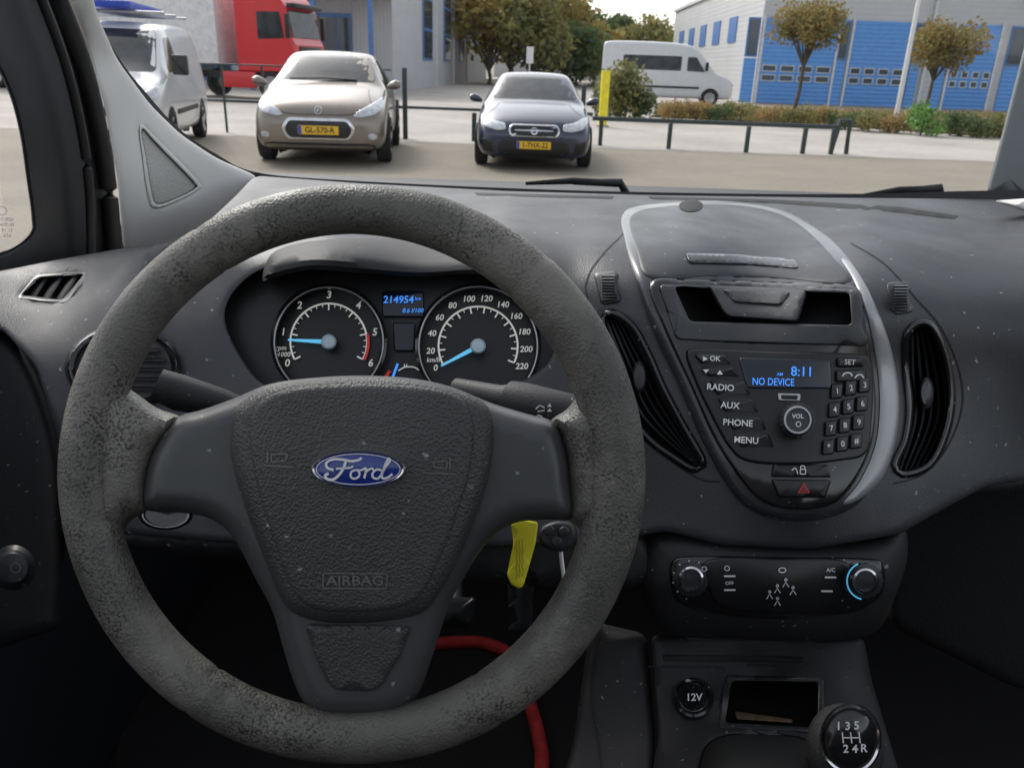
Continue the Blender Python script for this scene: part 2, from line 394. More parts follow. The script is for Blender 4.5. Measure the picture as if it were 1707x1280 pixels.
A=Acc();A.text('214954',664,500,17,CM,.006,bold=.015,shear=.1);A.text('km',697,498,8,CM,.006);A.text('8.6 l/100',688,518,10,CM,.006,shear=.2)
A.line([(655,628),(663,606)],4,CM,.006);A.done('lcd_digits',m_lcd,cl)
A=Acc();A.text('H',676,610,9,CM,.005);A.text('C',652,640,8,CM,.005);A.line(cat([(664,618),(675,612),(690,612),(698,617)]),2,CM,.005);A.done('warning_icons',m_gauge,cl)
def vslats(name,pathL,pathR,n,M,mat,par,h0=-.01,w=5):
    obs=[];PL=cat(pathL,6);PR=cat(pathR,6);k=min(len(PL),len(PR))
    for i in range(n):
        t=(i+.5)/n;pts=[(PL[j][0]*(1-t)+PR[j][0]*t,PL[j][1]*(1-t)+PR[j][1]*t) for j in range(k)]
        vs=[];fs=[]
        for p in pts:vs+=[M(p[0]-w/2,p[1],h0-.012),M(p[0]-w/2+1,p[1],h0),M(p[0]+w/2,p[1],h0-.001),M(p[0]+w/2,p[1],h0-.014)]
        for j in range(k-1):
            for q in range(3):fs.append((j*4+q,j*4+q+1,j*4+q+5,j*4+q+4))
        obs.append(mk('slat',vs,fs,mat,None,30))
    return join(name,obs,par)
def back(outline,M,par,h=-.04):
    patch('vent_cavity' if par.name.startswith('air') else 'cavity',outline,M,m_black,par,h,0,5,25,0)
def grow(o,s):
    c=np.array(o).mean(0);return [tuple(c+(np.array(p)-c)*s) for p in o]
vt=thing('air_vent','small slatted demister vent in the corner of the dashboard','air vent')
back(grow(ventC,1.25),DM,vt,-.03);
A=[]
for i in range(4):
    x=52+i*24;A.append(mk('s',[DM(x-8,500,-.014),DM(x+22,455,-.014),DM(x+29,455,-.002),DM(x,500,-.002),DM(x+5,500,-.006),DM(x+34,455,-.006)],[(0,1,2,3),(3,2,5,4)],m_satin,None,0))
join('vent_slats',A,vt)
patch('vent_frame',rnd([(24,499),(60,455),(152,450),(112,508)],10),DM,m_satin,vt,.003,.003,4,20,.004,holes=[ventC])
vt=thing('air_vent','round black side vent set in the dashboard','air vent')
revolve('vent_ring',205,612,[(98,0),(97,.012),(90,.016),(82,.012),(78,-.0)],DM,m_gloss,vt,56,.72)
revolve('vent_barrel',205,612,[(80,.004),(60,.006),(20,.004)],DM,m_black,vt,40,.72)
A=[]
for k in range(5):
    y=580+k*16;w=72*math.sqrt(max(0,1-((y-612)/56)**2))
    A.append(mk('s',[DM(205-w,y,.008),DM(205+w,y,.008),DM(205+w,y+6,.016),DM(205-w,y+6,.016)],[(0,1,2,3)],m_satin,None,0))
join('vent_slats',A,vt)
for nm,o,PL,PR,kn in (('L',ventL,[(1005,528),(1040,620),(1070,700),(1168,782)],[(1040,533),(1075,590),(1110,660),(1170,782)],(1066,628)),('R',ventR,[(1518,556),(1516,620),(1520,700),(1496,784)],[(1552,545),(1574,600),(1582,690),(1540,778)],(1545,655))):
    MM=DM if nm=='L' else (lambda u,v,h:DM(u,v,h+.007))
    vt=thing('air_vent','tall curved black air vent beside the radio panel','air vent',group='centre air vents')
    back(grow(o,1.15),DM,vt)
    c=np.array(o);tn=np.roll(c,-1,0)-np.roll(c,1,0);tn/=np.linalg.norm(tn,axis=1)[:,None];nn=np.stack([tn[:,1],-tn[:,0]],1)
    area=.5*np.sum(c[:,0]*np.roll(c[:,1],-1)-np.roll(c[:,0],-1)*c[:,1]);sg=1 if area>0 else -1
    patch('vent_frame',[tuple(p) for p in c+nn*sg*15],MM,m_gloss,vt,.004,.007,7,20,.012,holes=[[tuple(p) for p in c]])
    vslats('vent_blades',PL,PR,5,MM,m_satin,vt,-.012,5)
    revolve('vent_slider',kn[0],kn[1],[(12,-.012),(12,.003),(9,.007),(3,.008)],MM,m_satin,vt,20,2.2)
for u,v in((1012,480),(1500,497)):
    MM=DM if u<1100 else (lambda u,v,h:DM(u,v,h+.007))
    wh=thing('vent_thumb_wheel','ribbed black thumb wheel beside an air vent','dial',group='vent thumb wheels')
    patch('wheel_surround',rnd([(u-24,v-26),(u+18,v-30),(u+24,v+24),(u-10,v+30)],10),MM,m_satin,wh,.006,.003,5,20,.004)
    A=[]
    for k in range(9):
        y=v-20+k*5;z=.012+.008*math.sin(math.pi*(k+.5)/9)
        A.append(mk('s',[MM(u-9,y-2,z-.002),MM(u+13,y-2,z-.002),MM(u+13,y,z+.001),MM(u-9,y,z+.001),MM(u+13,y+2,z-.002),MM(u-9,y+2,z-.002),MM(u-9,y,.004),MM(u+13,y,.004)],[(0,1,2,3),(3,2,4,5),(0,3,6),(3,5,6),(1,7,2),(2,7,4)],m_lid,None,0))
    join('thumb_wheel',A,wh)
# centre stack --------------------------------------------------
st=thing('centre_stack','glossy black centre stack with storage tray and radio surround','centre stack')
outer=spl([(1040,352),(1110,337),(1200,334),(1290,345),(1350,372),(1405,415),(1448,475),(1482,560),(1502,650),(1497,740),(1466,810),(1412,856),(1330,870),(1260,855),(1215,815),(1170,735),(1130,640),(1092,560),(1060,470),(1040,400)],6)
patch('stack_surround',outer,DM,m_trim,st,.004,.012,16,20,.012,holes=[tray])
inner=spl([(1085,470),(1160,466),(1300,470),(1425,478),(1440,530),(1453,600),(1460,670),(1453,740),(1427,800),(1392,838),(1335,850),(1275,838),(1235,800),(1190,730),(1150,640),(1108,548)],6)
patch('stack_panel',inner,DM,m_gloss,st,.0165,.003,7,20,.006,holes=[tray])
patch('glare_strip',spl([(1402,432),(1424,470),(1446,530),(1460,600),(1466,670),(1459,740),(1434,800),(1404,840),(1436,830),(1472,795),(1493,735),(1499,660),(1484,575),(1452,492),(1422,442)],6),DM,m_strip,st,.0150,.005,14,9,.006)  # glare along the right trim edge, built as a paler strip
lid=spl([(1052,360),(1120,343),(1210,341),(1285,352),(1340,380),(1390,430),(1418,472),(1300,464),(1180,461),(1084,464),(1062,420)],6)
patch('storage_lid',lid,DM,m_lid,st,.015,.004,9,14,.006)
patch('lid_grip',rnd([(1143,422),(1225,424),(1325,432),(1332,447),(1240,440),(1150,438)],6,4,10),DM,m_gloss,st,.0205,.002,3,4,.003)
revolve('sensor_dome',1152,343,[(20,.017),(20,.023),(14,.028),(5,.029)],DM,m_black,st,24,.5)
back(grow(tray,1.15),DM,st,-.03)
patch('tray_frame',rnd([(1098,474),(1432,482),(1448,572),(1440,578),(1128,566)],10),DM,m_satin,st,.0200,.002,4,20,.004,holes=[tray])
patch('phone_clip',rnd([(1178,474),(1342,482),(1345,490),(1330,538),(1215,530),(1205,522)],8,4,12),DM,m_satin,st,.014,.012,6,8,.02)
patch('clip_pad',rnd([(1205,482),(1318,487),(1300,508),(1225,503)],5,4,12),DM,m_lid,st,.027,.002,3,6,.002)
# radio
rd=thing('radio','black car radio with blue display, buttons and volume knob','radio')
RM=lambda u,v,h:DM(u,v,h+.021)
rad=spl([(1146,590),(1165,581),(1290,585),(1425,590),(1450,602),(1456,640),(1453,700),(1444,755),(1400,768),(1330,774),(1250,770),(1215,745),(1180,680),(1158,630)],5)
patch('radio_face',rad,RM,m_face,rd,0,.003,5,20,.004)
patch('display',rnd([(1232,596),(1384,600),(1386,648),(1246,646)],5),RM,m_lcdbg,rd,.004,.001,3,20,.003)
A=Acc();A.text('8:11',1337,620,22,RM,.0062,bold=.01,ang=.03);A.text('NO DEVICE',1289,637,17,RM,.0062,bold=.008,ang=.03,sx=.8);A.text('AM',1300,624,7,RM,.0062);A.done('display_text',m_lcd,rd)
A=Acc()
for t,u,v,s in(('RADIO',1201,646,15),('AUX',1217,676,15),('PHONE',1230,705,15),('MENU',1244,734,15),('OK',1192,598,12),('SET',1417,604,12)):A.text(t,u,v,s,RM,.0075,ang=.06)
A.poly([(1172,594),(1180,598),(1172,602)],RM,.0075)
A.poly([(1172,616),(1182,616),(1177,622)],RM,.0075);A.poly([(1195,624),(1205,624),(1200,617)],RM,.0075)
A.line(cat([(1404,627),(1409,622),(1417,622),(1421,627)]),2.5,RM,.0075);A.line(cat([(1425,630),(1430,625),(1436,625),(1440,630)]),2.5,RM,.0075)
keys='123456789*0#'
def kpos(i):
    c,r=i%3,i//3;return 1394+c*23-r*4+(2 if r<2 else 0),652+r*31-c*5
for i,k_ in enumerate(keys):
    u,v=kpos(i);A.text(k_,u,v,13,RM,.0075,ang=-.1)
A.text('VOL',1330,694,10,RM,.0215)
A.line(ell(1331,707,4,4,14),1.2,RM,.0215,True)
A.done('button_lettering',m_white,rd)
def button(o,name='button',mat=None,hh=.0035,par=None,M=None):
    return patch(name,rnd(o,4),M or RM,mat or m_satin,par or rd,hh,.003,4,14,.004)
m_btn=pbr('button_black',(.013,.013,.014),.35,rv=.05)
for i in range(6):
    v={0:589,1:610,2:633,3:662,4:692,5:721}[i];u=1158+(i*13)
    w=62 if i<2 else 68
    button([(u,v+1),(u+w-10,v+2),(u+w,v+24 if i>1 else v+17),(u+12,v+24 if i>1 else v+17)],mat=m_btn)
for i in range(12):
    u,v=kpos(i);button([(u-10,v-12),(u+10,v-14),(u+8,v+12),(u-11,v+14)],mat=m_btn)
button([(1396,596),(1438,596),(1440,612),(1396,613)],mat=m_btn);button([(1394,617),(1444,615),(1444,636),(1394,638)],mat=m_btn)
patch('usb_port',rnd([(1296,655),(1335,656),(1334,669),(1298,668)],3),RM,m_silver,rd,.003,.002,2,10,.002)
patch('usb_slot',rnd([(1302,658),(1330,659),(1329,666),(1303,665)],2),RM,m_black,rd,.0055,.0005,1,10,.001)
revolve('volume_knob',1330,700,[(31,.002),(31,.006),(27,.006),(27,.016),(24,.020),(5,.0205)],RM,m_lid,rd,40,ribs=4)
revolve('knob_ring',1330,700,[(23.5,.0203),(22.5,.0216),(20.5,.0216),(19.5,.0203)],RM,m_silver,rd,40)
hz=thing('hazard_switch','black hazard and lock switch panel with red triangle','switch')
button([(1290,772),(1380,774),(1386,796),(1286,795)],'lock_button',m_btn,0,hz);button([(1286,799),(1386,800),(1376,830),(1298,829)],'hazard_button',m_btn,0,hz)
A=Acc();A.line([(1340,806),(1349,821),(1331,821)],2,RM,.0045,True);A.line([(1340,811),(1344,818),(1336,818)],1.2,RM,.0045,True);A.done('warning_triangle',m_red,hz)
A=Acc();A.line(rnd([(1334,782),(1343,782),(1343,790),(1334,790)],2),1.6,RM,.0045,True);A.line(cat([(1335,782),(1335,777),(1341,777),(1342,782)]),1.5,RM,.0045);A.line(cat([(1320,784),(1326,780),(1330,790)]),1.5,RM,.0045);A.done('lock_symbol',m_white,hz)
# climate
LM=Surf([(1080,900,.79),(1500,890,.80),(1300,900,.775),(1300,970,.765),(1100,970,.78),(1480,970,.79),(1300,1060,.79),(1100,1050,.80),(1450,1050,.81)])
cp=thing('climate_control_panel','black climate control panel with two silver rotary knobs','climate control')
patch('panel_housing',spl([(1078,895),(1120,882),(1220,900),(1340,908),(1450,900),(1505,880),(1512,930),(1490,1000),(1462,1050),(1400,1066),(1250,1066),(1110,1056),(1078,1010),(1068,950)]),LM,m_dashlow,cp,-.008,.02,40,20,.03)
pn=spl([(1120,935),(1160,926),(1300,928),(1440,930),(1472,940),(1472,985),(1440,1014),(1380,1027),(1280,1031),(1190,1022),(1135,1005),(1118,975)])
patch('control_face',pn,LM,m_gloss,cp,.012,.004,6,20,.004)
patch('control_insert',spl([(1178,934),(1300,930),(1410,936),(1408,985),(1380,1014),(1290,1022),(1210,1014),(1185,990)]),LM,m_face,cp,.0165,.003,6,20,.003)
for u,v in((1152,965),(1443,968)):
    revolve('knob',u,v,[(30,.014),(30,.019),(22,.02),(21,.033),(17,.037),(4,.0375)],LM,m_lid,cp,36,ribs=3)
    revolve('knob_ring',u,v,[(22,.033),(21,.0375),(17.5,.0385),(16,.0365)],LM,m_chrome,cp,36)
A=Acc();A.line([(1443+31*math.cos(a/10),968+31*math.sin(a/10)) for a in range(18,44)],2.4,LM,.0205);A.done('cold_scale',m_blue,cp)
A=Acc()
for u,v in((1216,960),(1216,983),(1384,962),(1378,985)):A.line([(u-9,v),(u+10,v)],3,LM,.021)
A.line(ell(1212,947,4,4,12),1.3,LM,.021,True);A.text('A/C',1385,950,9,LM,.021);A.line(ell(1304,950,6,4,12),1.5,LM,.021,True);A.text('OFF',1216,972,8,LM,.021)
for k_,(x,y) in enumerate(((1283,995),(1296,985),(1310,975),(1322,988),(1296,1006))):
    A.line([(x-5,y+3),(x,y-5),(x+5,y+3)],1.6,LM,.021);A.line(ell(x,y-9,2,2,8),1.4,LM,.021,True)
for k_ in range(7):
    a=2.4+k_*.55;A.line([(1152+q*math.cos(a),965+q*math.sin(a)) for q in (29,32)],2,LM,.021)
A.line(ell(1174,948,4,4,10),1.3,LM,.021,True)
A.done('control_symbols',m_white,cp)
# console
KM=Surf([(940,1050,.86),(1080,1055,.83),(1450,1055,.84),(1250,1080,.86),(1250,1130,.86),(1100,1150,.80),(1430,1150,.82),(1250,1230,.74),(1000,1290,.74),(1480,1290,.72),(1250,1330,.66),(1500,1400,.62),(1000,1400,.66),(1520,1150,.86)])
co=thing('centre_console','dark plastic centre console with power socket and storage cubby','centre console')
cub=rnd([(1220,1134),(1364,1136),(1362,1212),(1208,1204)],8)
boot=rnd([(1175,1240),(1215,1222),(1330,1226),(1375,1250),(1390,1400),(1140,1400)],20)
patch('console_body',rnd([(1085,1058),(1440,1062),(1452,1130),(1500,1290),(1540,1420),(1060,1420),(1098,1230)],14),KM,m_dashlow,co,0,.008,12,20,.25,holes=[cub,boot])
patch('console_side',rnd([(985,1035),(1078,1056),(1092,1230),(1080,1420),(900,1420),(955,1240)],18),KM,m_dashlow,co,-.02,.012,14,20,.12)
A=Acc();A.line(cat([(1000,1060),(985,1150),(1000,1260),(1010,1400)]),2,KM,-.006);A.line(cat([(1080,1110),(1200,1112),(1200,1122)]),1.6,KM,.0095);A.line([(1245,1108),(1420,1112)],1.6,KM,.0095);A.done('console_seam',m_black,co)
back(grow(cub,1.15),KM,co,-.05)
patch('cubby_frame',rnd([(1210,1124),(1374,1128),(1374,1220),(1196,1212)],10),KM,m_satin,co,.008,.002,4,20,.003,holes=[cub])
patch('console_slot',rnd([(1105,1090),(1340,1094),(1338,1104),(1107,1101)],4),KM,m_black,co,.0085,.001,2,20,.001)
revolve('power_socket',1157,1162,[(34,.006),(33,.014),(28,.017),(24,.013),(20,.013),(5,.014)],KM,m_gloss,co,40)
A=Acc();A.text('12V',1157,1162,17,KM,.0165,bold=.02);A.done('socket_lettering',m_white,co)
gb=patch('wooden_stick',rnd([(1225,1185),(1320,1198),(1322,1204),(1228,1198)],2),KM,pbr('wood',(.22,.15,.09),.6),None,-.03,.002,2,20,.002);gb['label']='thin wooden stick lying in the console cubby';gb['category']='stick'
# gear lever
gl=thing('gear_lever','black gear lever with chrome ringed five speed pattern','gear lever')
patch('gear_gaiter',grow(boot,1.02),KM,m_black,gl,-.01,.05,60,14,.01)
GM=flat(.60)
def egg():
    c=sp(1408,1237,.625);vs=[];fs=[];n=36;m=22
    for j in range(m+1):
        th=math.pi*j/m
        for i in range(n):
            a=2*math.pi*i/n;r=math.sin(th)
            vs.append(c+RT*(.0285*r*math.cos(a))+UP*(.033*r*math.sin(a)-.004)-FW*(.024*math.cos(th)))
    for j in range(m):
        for i in range(n):
            k=(i+1)%n;fs.append((j*n+i,j*n+k,(j+1)*n+k,(j+1)*n+i))
    return mk('knob',vs,fs,pbr('knob_leather',(.02,.02,.02),.5,bs=900,bd=.8,dist=.001,bt='vor'),gl,60)
egg()
tube('lever_shaft',[sp(1412,1250,.64),sp(1330,1330,.74)],[.016,.02],m_black,gl)
revolve('knob_ring',1418,1232,[(51,-.006),(52,.003),(49,.006),(45,.005)],GM,m_chrome,gl,44,1.16)
revolve('knob_cap',1418,1232,[(46,.003),(40,.0085),(26,.012),(8,.0135)],GM,m_gloss,gl,44,1.16)
A=Acc()
for t,u,v in(('1',1398,1210),('3',1413,1210),('5',1428,1209),('2',1410,1248),('4',1425,1248),('R',1440,1247)):A.text(t,u,v,19,GM,.0155,bold=.02)
A.line([(1404,1220),(1406,1238)],2,GM,.0155);A.line([(1418,1220),(1420,1238)],2,GM,.0155);A.line([(1432,1220),(1434,1238)],2,GM,.0155);A.line([(1405,1229),(1434,1229)],2,GM,.0155)
A.done('gear_pattern',m_white,gl)
# ================================================================== STEERING WHEEL
sw=thing('steering_wheel','worn grey three spoke steering wheel with blue oval emblem','steering wheel')
WD=.519
WM=flat(WD)
k=WD/F
def rimtube():
    n=300;m=28;vs=[];fs=[]
    wc=[(0,49),(45,47),(90,41),(135,43),(180,44),(235,43),(270,43),(305,46),(360,49)]
    for i in range(n):
        a=2*math.pi*i/n;deg=math.degrees(a)
        r=np.interp(deg,[w[0] for w in wc],[w[1] for w in wc])
        R=np.interp(deg,[0,90,180,270,360],[439,440,443,437,439])
        for s in (48.5,122,235,301.6):
            r-=2.8*math.exp(-((deg-s)/.7)**2)
        c=WM(588+R*math.cos(a),789-R*math.sin(a),0)
        rad=RT*math.cos(a)+UP*math.sin(a)
        for j in range(m):
            b=2*math.pi*j/m;vs.append(c+rad*(r*k*math.cos(b))-FW*(r*k*.92*math.sin(b)))
    for i in range(n):
        for j in range(m):
            i2,j2=(i+1)%n,(j+1)%m;fs.append((i*m+j,i*m+j2,i2*m+j2,i2*m+j))
    return mk('rim',vs,fs,m_rim,sw,80)
rimtube()
patch('rim_grip',spl([(150,640),(200,640),(226,655),(262,680),(305,697),(288,718),(262,755),(250,800),(247,848),(220,866),(200,892),(180,930),(150,900),(138,760)],5),WM,m_rim,sw,-.016,.027,52,12,.0)
patch('rim_grip',spl([(1024,640),(985,640),(966,656),(945,682),(918,702),(932,725),(942,770),(946,815),(947,862),(965,880),(985,910),(1000,950),(1030,910),(1040,760)],5),WM,m_rim,sw,-.016,.027,52,12,.0)
spk=spl([(238,846),(238,790),(256,740),(290,698),(340,682),(390,664),(450,640),(520,630),(600,626),(680,630),(750,644),(820,672),(880,690),(925,705),(945,750),(952,800),(955,862),(905,866),(858,872),(815,900),(775,960),(748,1010),(722,1090),(695,1160),(655,1190),(590,1196),(530,1190),(500,1160),(475,1090),(455,1020),(425,962),(388,895),(350,864),(300,854)],5)
patch('spokes',spk,WM,m_spoke,sw,-.014,.024,30,13,.012)
def dome(u,v): return .012*max(0,1-((u-597)/260)**2-((v-830)/330)**2)
pad=spl([(388,700),(400,672),(450,645),(520,633),(600,628),(680,632),(750,645),(803,668),(822,700),(822,760),(805,830),(772,915),(735,985),(705,1020),(650,1034),(590,1038),(525,1034),(478,1012),(448,950),(410,850),(384,760)],6)
patch('airbag_cover',pad,WM,m_hub,sw,.004,.014,24,12,.008,hf=dome)
padin=spl([(415,705),(440,665),(500,646),(600,640),(700,645),(765,662),(790,705),(785,780),(765,850),(735,930),(700,995),(650,1016),(590,1020),(530,1016),(490,990),(455,900),(425,800)],6)
patch('airbag_panel',padin,WM,m_hub,sw,.0165,.0035,10,12,.003,hf=dome)
vb=rnd([(508,1040),(686,1044),(664,1096),(636,1142),(620,1152),(560,1150),(545,1136),(524,1090)],10)
patch('spoke_insert',vb,WM,m_hub,sw,.0115,.003,5,12,.006)
EM=lambda u,v,h:WM(u,v,h+.020+dome(597,782))
revolve('emblem_rim',597,782,[(79,-.001),(79,.003),(76,.0042),(73,.0035)],EM,m_chrome,sw,60,.385)
revolve('emblem',597,782,[(75,.0025),(60,.0038),(30,.0045),(5,.0048)],EM,m_fordblue,sw,60,.385)
A=Acc()
def S(pts,w=3.2):
    A.line(cat([(597+x*1.02,783-y*.86) for x,y in pts],6),w,EM,.0056)
A.line(ell(597,782,70,25.5,60),1.3,EM,.0045,True)
S([(-40,0),(-50,4),(-52,13),(-42,20),(-26,20),(-12,17),(0,19),(6,23)],4)
S([(-20,18),(-23,6),(-30,-8),(-40,-18),(-50,-18),(-54,-11),(-48,-7)],4.4)
S([(-36,2),(-26,3),(-14,4),(-8,7)],3)
S([(-4,0),(-11,-4),(-12,-13),(-6,-17),(1,-13),(2,-5),(-3,0),(2,-1),(8,1)],3.2)
S([(8,1),(13,3),(12,-6),(10,-16)],3.6);S([(11,-7),(17,0),(23,3),(25,-1)],3.2)
S([(38,-1),(31,1),(24,-6),(24,-14),(31,-17),(37,-11),(41,0),(46,14),(50,22),(52,17),(45,6),(39,-8),(40,-16),(48,-15),(56,-8)],3.4)
A.done('emblem_script',pbr('emblem_silver',(.8,.8,.82),.25,.3),sw)
PM=lambda u,v,h:WM(u,v,h+.020+dome(u,v))
A=Acc();A.text('AIRBAG',592,968,22,PM,.0012,bold=.015,sx=1.25);A.line(rnd([(539,955),(646,956),(644,981),(538,980)],4),2,PM,.0012,True)
A.line([(440,776),(488,778)],2,PM,.0012);A.line([(705,788),(760,790)],2,PM,.0012)
A.line([(446,753),(446,772)],2.4,PM,.0012);A.line(rnd([(452,757),(480,757),(476,768),(452,770)],3),2,PM,.0012,True)
A.line([(750,762),(750,782)],2.4,PM,.0012);A.line(rnd([(745,768),(722,770),(724,779),(745,780)],3),2,PM,.0012,True)
A.done('embossed_marks',m_dim,sw)
cs=thing('steering_column','black steering column shroud behind the wheel','steering column')
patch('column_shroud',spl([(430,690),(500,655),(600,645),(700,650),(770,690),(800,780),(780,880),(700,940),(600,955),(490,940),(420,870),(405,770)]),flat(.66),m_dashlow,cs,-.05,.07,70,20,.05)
ls=thing('indicator_stalk','black indicator stalk behind the steering wheel','stalk')
tube('lever',[sp(440,700,.63),sp(370,672,.62),sp(300,655,.61),sp(262,640,.605)],[.009,.011,.014,.012],m_dashlow,ls)
ls=thing('wiper_stalk','black wiper stalk with white wiper symbols','stalk')
tube('lever',[sp(760,650,.66),sp(830,664,.64),sp(845,667,.637)],[.010,.011,.013],m_dashlow,ls)
tube('lever_end',[sp(846,667,.637),sp(870,675,.632),sp(950,692,.62),sp(975,697,.618)],[.016,.018,.0165,.012],m_dashlow,ls,18)
SM_=flat(.606)
A=Acc()
A.line(cat([(893,682),(900,676),(908,680)]),1.8,SM_,.002);A.line([(896,686),(908,684)],1.8,SM_,.002)
A.line(cat([(890,700),(897,692),(905,696)]),1.8,SM_,.002);A.poly([(909,697),(914,702),(908,704)],SM_,.002);A.poly([(912,678),(916,672),(920,678)],SM_,.002);A.poly([(912,686),(916,680),(920,686)],SM_,.002)
A.done('wiper_symbols',m_white,ls)
ky=thing('car_key','black car key fob hanging from the ignition','key')
FM_=flat(.63)
patch('key_fob',spl([(900,880),(925,868),(955,872),(962,895),(945,918),(915,916),(898,900)]),FM_,m_lid,ky,0,.008,8,8,.006)
for u,v in((915,884),(940,886),(928,903)):revolve('fob_button',u,v,[(9,.008),(9,.0095),(7,.0105),(2,.0108)],FM_,m_satin,ky,20)
tube('key_blade',[sp(930,860,.65),sp(936,930,.64),sp(942,978,.635)],.0018,m_silver,ky,8)
tg=thing('key_tag','bright yellow key tag hanging beside the key','tag')
patch('tag_body',rnd([(852,872),(872,866),(897,870),(893,905),(873,975),(866,981),(852,974),(845,958),(856,905)],5),FM_,m_yellowtag,tg,.02,.002,3,12,.002)
A=Acc()
for i in range(3):A.line(cat([(860+i*5+ (j%2)*2,965-i*2-j*9) if j<8 else (864+i*5,890) for j in range(8)],3),1.1,FM_,.0235)
A.done('tag_writing',pbr('ink',(.25,.22,.02),.6),tg)
kn=thing('ignition_dial','round black control with a thin silver ring','dial')
revolve('dial',276,858,[(46,.0),(45,.012),(40,.016),(30,.016),(5,.015)],flat(.70),m_gloss,kn,40,.55);revolve('dial_ring',276,858,[(40,.0165),(39,.018),(37,.018),(36,.0165)],flat(.70),m_silver,kn,40,.55)
kn=thing('headlamp_switch','round black headlamp switch knob','switch')
patch('side_panel',spl([(-250,500),(-50,530),(40,590),(98,740),(108,880),(100,1010),(60,1060),(-250,1090)]),flat(.83),m_dashlow,kn,-.02,.02,25,22,.03)
revolve('knob',22,946,[(38,.09),(38,.105),(30,.11),(29,.12),(24,.124),(5,.125)],flat(.81),m_satin,kn,36)
A=Acc();A.line(ell(26,946,8,8,16),1.5,flat(.68),.0,True);A.done('switch_symbol',m_dim,kn)
lt=thing('knee_panel','dark plastic knee panel below the steering column','panel')
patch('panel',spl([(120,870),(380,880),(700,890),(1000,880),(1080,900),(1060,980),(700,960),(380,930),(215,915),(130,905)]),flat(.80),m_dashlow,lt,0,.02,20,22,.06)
# ================================================================== A PILLARS, DOOR, GLASS
AM=Surf([(130,0,.80),(60,-60,.78),(180,-60,.80),(190,100,.93),(250,165,1.02),(425,295,1.25),(205,415,1.02),(195,300,.95),(300,330,1.08),(160,150,.88)])
ap=thing('windscreen_pillar_trim','pale grey windscreen pillar trim with triangular speaker grille','pillar')
spk_=spl([(240,216),(258,236),(322,302),(325,314),(300,328),(262,341),(252,318),(243,262),(236,226)],4)
patch('pillar_panel',rnd([(70,-120),(135,-120),(160,20),(195,100),(250,175),(300,224),(360,264),(434,296),(420,330),(360,395),(300,425),(206,424),(196,300),(175,180),(140,60),(105,-20)],20,4,18),AM,m_pillar,ap,0,.012,14,16,.03,holes=[spk_])
patch('speaker_grille',spk_,AM,m_grille,ap,.003,.004,6,10,.004)
patch('grille_edge',spl([(234,208),(262,232),(330,302),(330,317),(302,333),(258,348),(246,320),(238,262)],4),AM,m_pillar,ap,.0125,.002,3,12,.003,holes=[grow(spk_,1.01)])
XM=lambda u,v,h:EYE+ray(u,v)*((.60-h)/(-ray(u,v).x))
dr=thing('driver_door','black framed van door with side window','door')
win=spl([(-300,60),(-120,70),(-20,105),(12,150),(32,220),(44,300),(52,360),(48,390),(0,420),(-120,440),(-300,445)],6)
patch('door_frame',rnd([(-400,-250),(50,-250),(95,-40),(140,90),(172,220),(190,330),(200,425),(150,430),(60,455),(-400,530)],12),XM,m_door,dr,0,.01,10,24,.03,holes=[win])
patch('window_seal',grow(win,1.03),XM,m_seal,dr,.008,.004,5,20,.004,holes=[win])
tube('door_seal',[XM(*p,.02) for p in cat([(20,-200),(92,-20),(140,110),(168,230),(183,330),(190,420)],6)],.011,m_seal,dr)
tube('door_seal',[XM(*p,.03) for p in cat([(-10,-200),(62,-20),(110,110),(138,230),(150,330),(152,425)],6)],.006,m_seal,dr)
patch('window_glass',win,XM,glassmat('side_glass',.06,fog=.02),dr,-.006,0,5,30,0)
A=Acc();A.line(ell(4,352,7,7,16),1.3,XM,-.004,True)
for i,t in enumerate(('FORD','43R-00','E1 12','AS2')):A.text(t,12,366+i*9,8,XM,-.004)
A.done('glass_stamp',m_white,dr)
bx('door_panel',-.66,-.62,-.7,1.56,.35,1.2,m_door,dr,.01)
pp=thing('windscreen_pillar','grey green windscreen pillar at the passenger side','pillar')
patch('pillar_panel',rnd([(1644,322),(1660,262),(1684,170),(1712,60),(1745,-40),(1960,-40),(1960,335),(1720,330)],10),flat(1.42),pbr('pillar_grey',(.15,.17,.17),.5),pp,0,.01,10,25,.03)
patch('pillar_cover',rnd([(1655,335),(1720,330),(1960,340),(1960,420),(1760,372),(1700,350)],10),flat(1.1),m_pillar,pp,0,.01,8,20,.02)
ws=thing('windscreen','large slightly dusty raked van windscreen','windscreen')
def wsp(s,t):
    b=Vector((-.58+s*2.0,1.28+.0*s,1.27));b.y+=.10*(1-(2*s-1)**2)
    top=Vector((-.52+s*1.88,.62+.08*(1-(2*s-1)**2),1.86));return b.lerp(top,t)
vs=[wsp(i/24,j/10) for j in range(11) for i in range(25)];fs=[(j*25+i,j*25+i+1,j*25+i+26,j*25+i+25) for j in range(10) for i in range(24)]
mk('glass',vs,fs,glassmat('windscreen_glass',.035,.03,(.97,.98,.98),fog=.02),ws,80)
patch('glass_edge_band',cat([(140,-130),(152,0),(195,92),(252,165),(302,218),(362,258),(425,287),(560,300),(850,314),(1100,321),(1400,324),(1650,318),(1960,318)],5)+cat([(1960,350),(1650,336),(1400,338),(1100,336),(850,330),(560,318),(425,302),(355,276),(295,236),(243,180),(186,102),(142,0),(130,-130)],5),lambda u,v,h:AM(min(u,425),min(v,295),h) if u<425 else sp(u,v,1.27-h),m_seal,ws,-.01,0,5,20,0)
